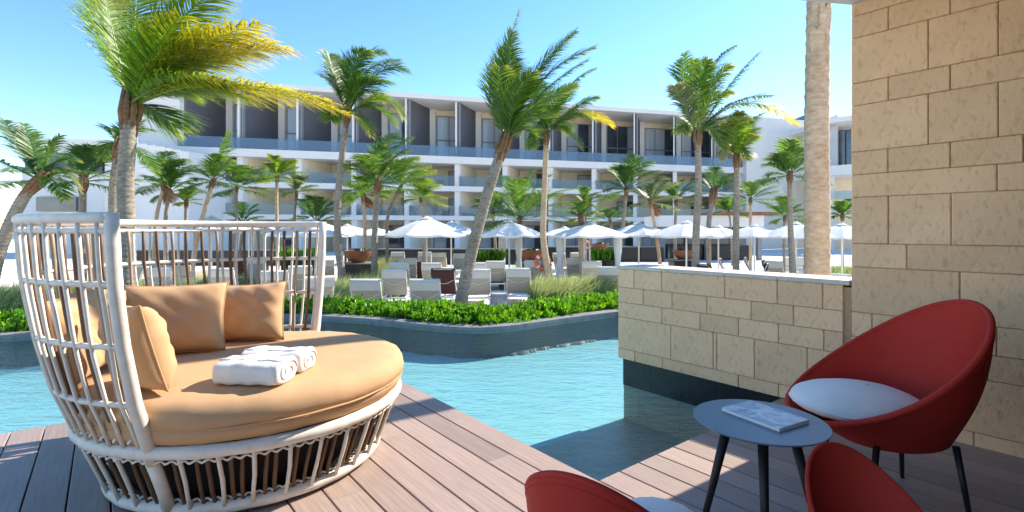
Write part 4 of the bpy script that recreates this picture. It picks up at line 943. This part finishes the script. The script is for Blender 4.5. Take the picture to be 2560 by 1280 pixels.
ums = [('white umbrella furthest left behind the daybed top rail', 528, 21, 1.55, 543, 574), ('white umbrella second from left behind the daybed top rail', 622, 25, 1.55, 551, 578),
       ('white umbrella behind the right post of the daybed', 776, 19, 1.6, 549, 585), ('small white umbrella left of the fire bowl palm trio', 868, 26, 1.6, 563, 584), ('distant white umbrella among the palm trio trunks', 940, 34, 1.5, 570, 585),
       ('large white umbrella left of the leaning palm', 1067, 19.5, 1.62, 545, 586), ('white umbrella half hidden behind the large one by the leaning palm', 1128, 25, 1.5, 556, 583),
       ('white curtained umbrella right of the leaning palm trunk', 1273, 21, 1.55, 554, 587), ('white umbrella peeking out left of the centre right one', 1412, 28, 1.5, 569, 587),
       ('white curtained umbrella left of the stone wall end', 1474, 20, 1.55, 559, 588), ('white umbrella above the low wall left end', 1597, 22, 1.45, 558, 586),
       ('white umbrella behind the tall dark trunked palm', 1716, 20, 1.45, 555, 588), ('white umbrella between the two tall right palms', 1796, 24, 1.35, 566, 590),
       ('white umbrella just right of the bright topped palm', 1886, 23, 1.35, 563, 589), ('white umbrella left of the thick pale trunk', 1990, 22, 1.5, 558, 590), ('white umbrella right of the thick pale trunk', 2105, 22, 1.4, 561, 592)]
UMB = {}
for i, (lab, px, Y, hf, tp_, rp) in enumerate(ums): UMB[px] = umbrella(lab, px, Y, hf, tp_, rp, rot=0.2 + 0.37 * i)
def curtain(root, dx, dy, h):
    m = MB(); n = 14; rows = []
    for i in range(11):
        t = i / 10; w = 0.13 - 0.06 * math.exp(-((t - 0.55) / 0.18) ** 2) + 0.03 * t
        rows.append([(dx + w * (1 + 0.22 * (j % 2)) * math.cos(2 * math.pi * j / n), dy + w * (1 + 0.22 * (j % 2)) * math.sin(2 * math.pi * j / n), h * (1 - t) + 0.02) for j in range(n)] )
        rows[-1].append(rows[-1][0])
    m.grid(rows); m.build('curtain', M['canvas'], root, smooth=True, fix=False)
for px in (1273, 1474):
    r_ = UMB[px]; hh = 2.0
    for dx, dy in ((-0.30, 0.9), (0.42, 0.9), (-0.95, -0.7), (1.0, -0.6)) if px == 1273 else ((1.15, 0.2), (-0.15, 1.0), (-1.1, 0.6)):
        if px == 1273 and dy < 0: continue
        curtain(r_, dx, dy, hh)

# ------------------------------------------------------------------ sun loungers: feet away from the camera, backs towards it
def lounger(label, back='sling'):
    root = thing('sun_lounger', label, 'sun lounger', (0, 0, G), 0, 'sun loungers in the garden')
    w = 0.33
    m = MB()
    for s in (-1, 1): m.bbox(s * w - 0.025, s * w + 0.025, -0.35, 1.35, 0.24, 0.30, 0.008)
    m.bbox(-w + 0.026, w - 0.026, 1.29, 1.35, 0.245, 0.295, 0.008); m.bbox(-w + 0.026, w - 0.026, -0.34, -0.29, 0.245, 0.295, 0.008); m.build('frame', M['white_paint'], root, fix=False)
    for sx in (-1, 1):
        for y in (-0.28, 1.22):
            m = MB(); m.bbox(sx * w - 0.022, sx * w + 0.022, y - 0.025, y + 0.025, 0, 0.238, 0.006); m.build('leg', M['white_paint'], root, fix=False)
    m = MB(); m.bbox(-w - 0.01, w + 0.01, 0.10, 1.36, 0.305, 0.39, 0.03); m.build('seat_pad', M['pad'], root, fix=False)
    a = R(62); ln = 0.80
    def bp(x, t, o):    # t along the backrest from hinge, o outwards to the rear
        curl = max(0, t - 0.72); y = 0.08 - math.cos(a) * ln * t - math.sin(a) * o + curl * 0.25; z = 0.33 + math.sin(a) * ln * t - math.cos(a) * o
        return (x, y, z)
    m = MB(); T = [i / 10 for i in range(11)]
    sec = [(-w, 0.0), (-w + 0.02, 0.035), (w - 0.02, 0.035), (w, 0.0), (w - 0.02, -0.05), (-w + 0.02, -0.05)]
    rows = [[bp(x, t, o) for x, o in sec] + [bp(*((sec[0][0], t, sec[0][1])))] for t in T]
    m.grid(rows); m.add(rows[-1][:-1], [tuple(range(6))]); m.add(rows[0][:-1], [tuple(range(6))]); smooth_angle(m.build('backrest', M[back], root), 50)
    m = MB(); m.tube([bp(-w - 0.005, 0.0, 0.0), bp(-w - 0.005, 0.5, 0.0), bp(-w - 0.005, 0.97, 0.01), bp(-w + 0.06, 1.02, 0.01), bp(w - 0.06, 1.02, 0.01), bp(w + 0.005, 0.97, 0.01), bp(w + 0.005, 0.5, 0), bp(w + 0.005, 0, 0)], 0.017, 6); m.build('back_frame', M['white_paint'], root, smooth=True)
    m = MB(); m.grid([[bp(-w - 0.012, t, o) for t, o in ((0.72, 0.045), (0.9, 0.048), (1.03, 0.03), (1.05, -0.03), (0.98, -0.075), (0.70, -0.07))], [bp(w + 0.012, t, o) for t, o in ((0.72, 0.045), (0.9, 0.048), (1.03, 0.03), (1.05, -0.03), (0.98, -0.075), (0.70, -0.07))]]); m.build('head_cover', M['pad'], root, smooth=True)
    m = MB(); m.tube([bp(-w + 0.03 + (2 * w - 0.06) * i / 12, 0.62 - 0.16 * math.sin(math.pi * i / 12), 0.045) for i in range(13)], 0.008, 5); m.build('strap', M['white_paint'], root, smooth=True)
    return root
lo0 = lounger('pale sun lounger at the left just behind the hedge')
lo0.location = (at(920, 0, 11.6).x, 11.6, G)
LS = [(1066, 11.6, 0, 'pale sun lounger at the centre just behind the hedge left of the leaning palm'), (988, 14.6, 4, 'pale sun lounger behind and between the two hedge side loungers'),
      (1000, 17.8, 0, 'pale lounger in the third row left of the large umbrella pole'), (1196, 14.6, 4, 'pale lounger directly right of the leaning palm trunk'), (1296, 15.0, -2, 'pale lounger left of the big feathery grass clump'),
      (1520, 15.6, -6, 'pale lounger just left of the low wall end'), (1082, 17.5, -4, 'pale lounger in the third row right of the large umbrella pole'), (1190, 17.6, 3, 'pale lounger hidden behind the leaning palm trunk lounger'),
      (1438, 20.5, -4, 'pale lounger behind the feathery grass clump'), (795, 12.3, 30, 'pale lounger seen past the right daybed post'), (812, 19.5, 20, 'pale lounger left of the tall straight palm trunk'),
      (1402, 25.0, 200, 'white lounger facing the camera left of the curtained umbrella'), (1446, 25.5, 200, 'white lounger facing the camera under the curtained umbrella'), (995, 26, 195, 'white lounger facing the camera left of the large umbrella pole'),
      (1062, 26, 190, 'white lounger facing the camera right of the large umbrella pole'), (1100, 25, 200, 'white lounger facing the camera just left of the leaning trunk'), (1152, 24, 190, 'white lounger facing the camera behind the leaning trunk'),
      (1624, 16.5, 20, 'pale lounger behind the left end of the low wall'), (1815, 20, 250, 'white lounger turned sideways between the two right palms'), (1878, 21, 250, 'white lounger turned sideways right of the bright topped palm'),
      (1942, 18.5, 300, 'white lounger turned right behind the low wall'), (2030, 15, 330, 'pale lounger behind the thick pale trunk'), (2090, 13, 320, 'pale lounger beside the tall wall edge at right'),
      (400, 15, 20, 'pale lounger seen through the left daybed slats'), (560, 15, 10, 'pale lounger seen through the middle daybed slats'), (690, 14, 15, 'pale lounger seen through the right daybed slats'),
      (1238, 18.5, 5, 'pale lounger behind the grey drum table'), (1335, 19, -5, 'pale lounger left of the lifebuoy'), (1020, 20.5, 10, 'pale lounger in front of the brown sofa'), (1480, 18.5, -10, 'pale lounger right behind the feathery grass clump'), (750, 16, 25, 'pale lounger between the daybed right post and slats'),
      (640, 20, 200, 'white lounger facing the camera seen through the daybed slats'), (330, 18, 180, 'white lounger at the far left seen through the slats')]
for px, Y, a, lab in LS: dup(lo0, (at(px, 0, Y).x, Y, G), R(a), lab)
lb0 = lounger('dark brown lounger left of the leaning palm trunk', 'brown_sling'); lb0.location = (at(1112, 0, 14.8).x, 14.8, G); lb0.rotation_euler = (0, 0, R(-8))
for ch_ in lb0.children:
    if ch_.name.startswith('head_cover'): ch_.data.materials[0] = M['brown_sling']
for px, Y, a, lab in ((1900, 17.5, 60, 'dark brown lounger turned sideways behind the low wall'), (1925, 19, 250, 'dark brown lounger furthest right behind the low wall'), (1775, 16.5, 280, 'low dark brown lounger behind the low wall between palms')):
    dup(lb0, (at(px, 0, Y).x, Y, G), R(a), lab)

# ------------------------------------------------------------------ fire bowls, lifebuoys, small tables, planters
def bowl(label, px, Y, r, py_top, py_bot, ped):
    z1 = at(0, py_top, Y).z; z0 = at(0, py_bot, Y).z; x = at(px, 0, Y).x; h = z1 - z0
    root = thing('fire_bowl', label, 'bowl', (x, Y, z0), 0, 'rust brown bowls in the garden')
    m = MB(); m.lathe([(r * 0.42, 0.0), (r * 0.62, h * 0.18), (r * 0.82, h * 0.45), (r * 0.96, h * 0.78), (r, h), (r * 0.95, h), (r * 0.9, h * 0.85), (0.02, h * 0.82)], 40); smooth_angle(m.build('bowl', M['bowl'], root), 40)
    rg = random.Random(px); m = MB()
    for k in range(26):
        a = rg.random() * 6.28; q = rg.random() * r * 0.75; m.tube([(q * math.cos(a), q * math.sin(a), h * 0.85), (q * 0.6 * math.cos(a + 1), q * 0.6 * math.sin(a + 1), h * 0.85 + rg.uniform(0.1, 0.28) * r)], [0.05 * r, 0.03 * r], 5)
    m.build('logs', M['black'], root)
    if ped:
        p = thing('bowl_pedestal', 'dark stone pedestal under the ' + label, 'pedestal', (x, Y, G)); hh = z0 - G - 0.002
        m = MB(); m.bbox(-r * 1.15, r * 1.15, -r, r, 0, hh - 0.05, 0.02); m.build('block', M['plinth'], p); m = MB(); m.bbox(-r * 1.2, r * 1.2, -r * 1.05, r * 1.05, hh - 0.048, hh, 0.01); m.build('slab', M['kerb'], p)
bowl('rust brown fire bowl left of centre', 896, 20.5, 0.57, 626, 656, True)
bowl('rust brown fire bowl behind the lifebuoy palm', 1333, 23, 0.68, 624, 657, True)
bowl('small brown fire bowl right of the curtained umbrella', 1500, 27, 0.46, 609, 628, True)
bowl('brown fire bowl behind the low wall', 1708, 22.5, 0.46, 625, 648, True)
def buoy(label, px, py, Y, r):
    c = at(px, py, Y); root = thing('lifebuoy', label, 'lifebuoy', c, 0, 'orange lifebuoys')
    m = MB(); n = 40; m.tube([(r * 0.8 * math.cos(2 * math.pi * i / n), 0, r * 0.8 * math.sin(2 * math.pi * i / n)) for i in range(n)], r * 0.24, 10, closed=True); m.build('ring', M['orange'], root, smooth=True)
    for a in (45, 135, 225, 315):
        m = MB(); m.tube([(r * 0.8 * math.cos(R(a + d)), 0, r * 0.8 * math.sin(R(a + d))) for d in (-9, 0, 9)], r * 0.255, 10); m.build('band', M['white_paint'], root, smooth=True)
    p = thing('lifebuoy_post', 'post carrying the ' + label, 'post', (c.x, c.y + r * 0.45, G)); m = MB(); m.bbox(-0.04, 0.04, -0.04, 0.04, 0, c.z - G + r * 0.9, 0.008); m.build('post', M['frame'], p)
    m = MB(); m.bbox(-r * 0.5, r * 0.5, -0.075, -0.042, c.z - G + r * 0.35, c.z - G + r * 0.45, 0.005); m.build('bracket', M['frame'], p)
buoy('orange lifebuoy behind the pale palm trunk', 1357, 655, 18.6, 0.30); buoy('small orange lifebuoy under the curtained umbrella', 1460, 612, 24.5, 0.25)
def gtable(label, px, Y, r=0.25, h=0.42, mat='frame'):
    root = thing('drum_table', label, 'table', (at(px, 0, Y).x, Y, G), 0, 'small drum tables between loungers')
    m = MB(); m.lathe([(r * 0.85, 0), (r * 0.95, h * 0.3), (r * 0.95, h * 0.7), (r * 0.85, h - 0.03)], 20); m.build('drum', M[mat], root); m = MB(); m.lathe([(r, h - 0.028), (r * 1.02, h - 0.014), (r, h)], 24); m.build('top', M['white_paint'], root)
gtable('grey drum table between the two loungers right of the leaning palm', 1246, 14.4); gtable('drum table between the two hedge side loungers', 1000, 11.9); gtable('drum table left of the lounger by the low wall end', 1482, 15.8)
def planter(label, px, Y, w, seed, py_top):
    root = thing('planter', label, 'planter', (at(px, 0, Y).x, Y, G), 0, 'dark planters with green plants'); h = at(0, py_top, Y).z - G
    m = MB(); m.bbox(-w / 2, w / 2, -0.3, 0.3, 0, h, 0.02); m.build('box', M['plinth'], root)
    rg = random.Random(seed); mb = MB()
    for k in range(150):
        p = Vector((rg.uniform(-w / 2, w / 2), rg.uniform(-0.28, 0.28), h)); d = Vector((rg.uniform(-0.6, 0.6), rg.uniform(-0.6, 0.6), 1)).normalized(); leaf(mb, p, d, Vector((rg.uniform(-1, 1), rg.uniform(-1, 1), 0.2)), rg.uniform(0.3, 0.62), 0.06, (rg.random(), rg.random()))
    tag(mb.build('leaves', M['hedge'], root, fix=False), kind='stuff')
planter('dark planter of green leaves right of the leaning palm trunk', 1218, 21.5, 1.3, 3, 655); planter('dark planter of green leaves left of the low wall end', 1512, 22, 1.1, 4, 652); planter('dark planter of leaves behind the daybed right post', 750, 22, 1.4, 5, 650)
# terrace sofas and dark dining sets under the far umbrellas
def sofa(label, px, Y, rz, mat):
    root = thing('garden_sofa', label, 'sofa', (at(px, 0, Y).x, Y, G), R(rz), 'garden sofas'); m = MB(); m.bbox(-0.8, 0.8, -0.4, 0.4, 0.12, 0.42, 0.04); m.build('seat', M[mat], root); m = MB(); m.bbox(-0.8, 0.8, 0.28, 0.42, 0.425, 0.85, 0.04); m.build('backrest', M[mat], root)
    for s in (-1, 1): m = MB(); m.bbox(s * 0.88 - 0.07, s * 0.88 + 0.07, -0.4, 0.42, 0.1, 0.62, 0.03); m.build('arm', M[mat], root)
    for sx in (-0.7, 0.7):
        for sy in (-0.3, 0.3): m = MB(); m.box(sx - 0.03, sx + 0.03, sy - 0.03, sy + 0.03, 0, 0.118); m.build('leg', M['black'], root)
sofa('brown garden sofa in front of the large umbrella', 1035, 22, 180, 'brown_sling'); sofa('dark garden sofa behind the daybed slats', 610, 23, 180, 'brown_sling'); sofa('beige garden sofa behind the left daybed slats', 450, 20, 170, 'sling'); sofa('dark garden sofa right of the daybed post', 770, 27, 180, 'brown_sling')
sofa('pale garden sofa behind the low wall at right', 1975, 26, 200, 'pad')
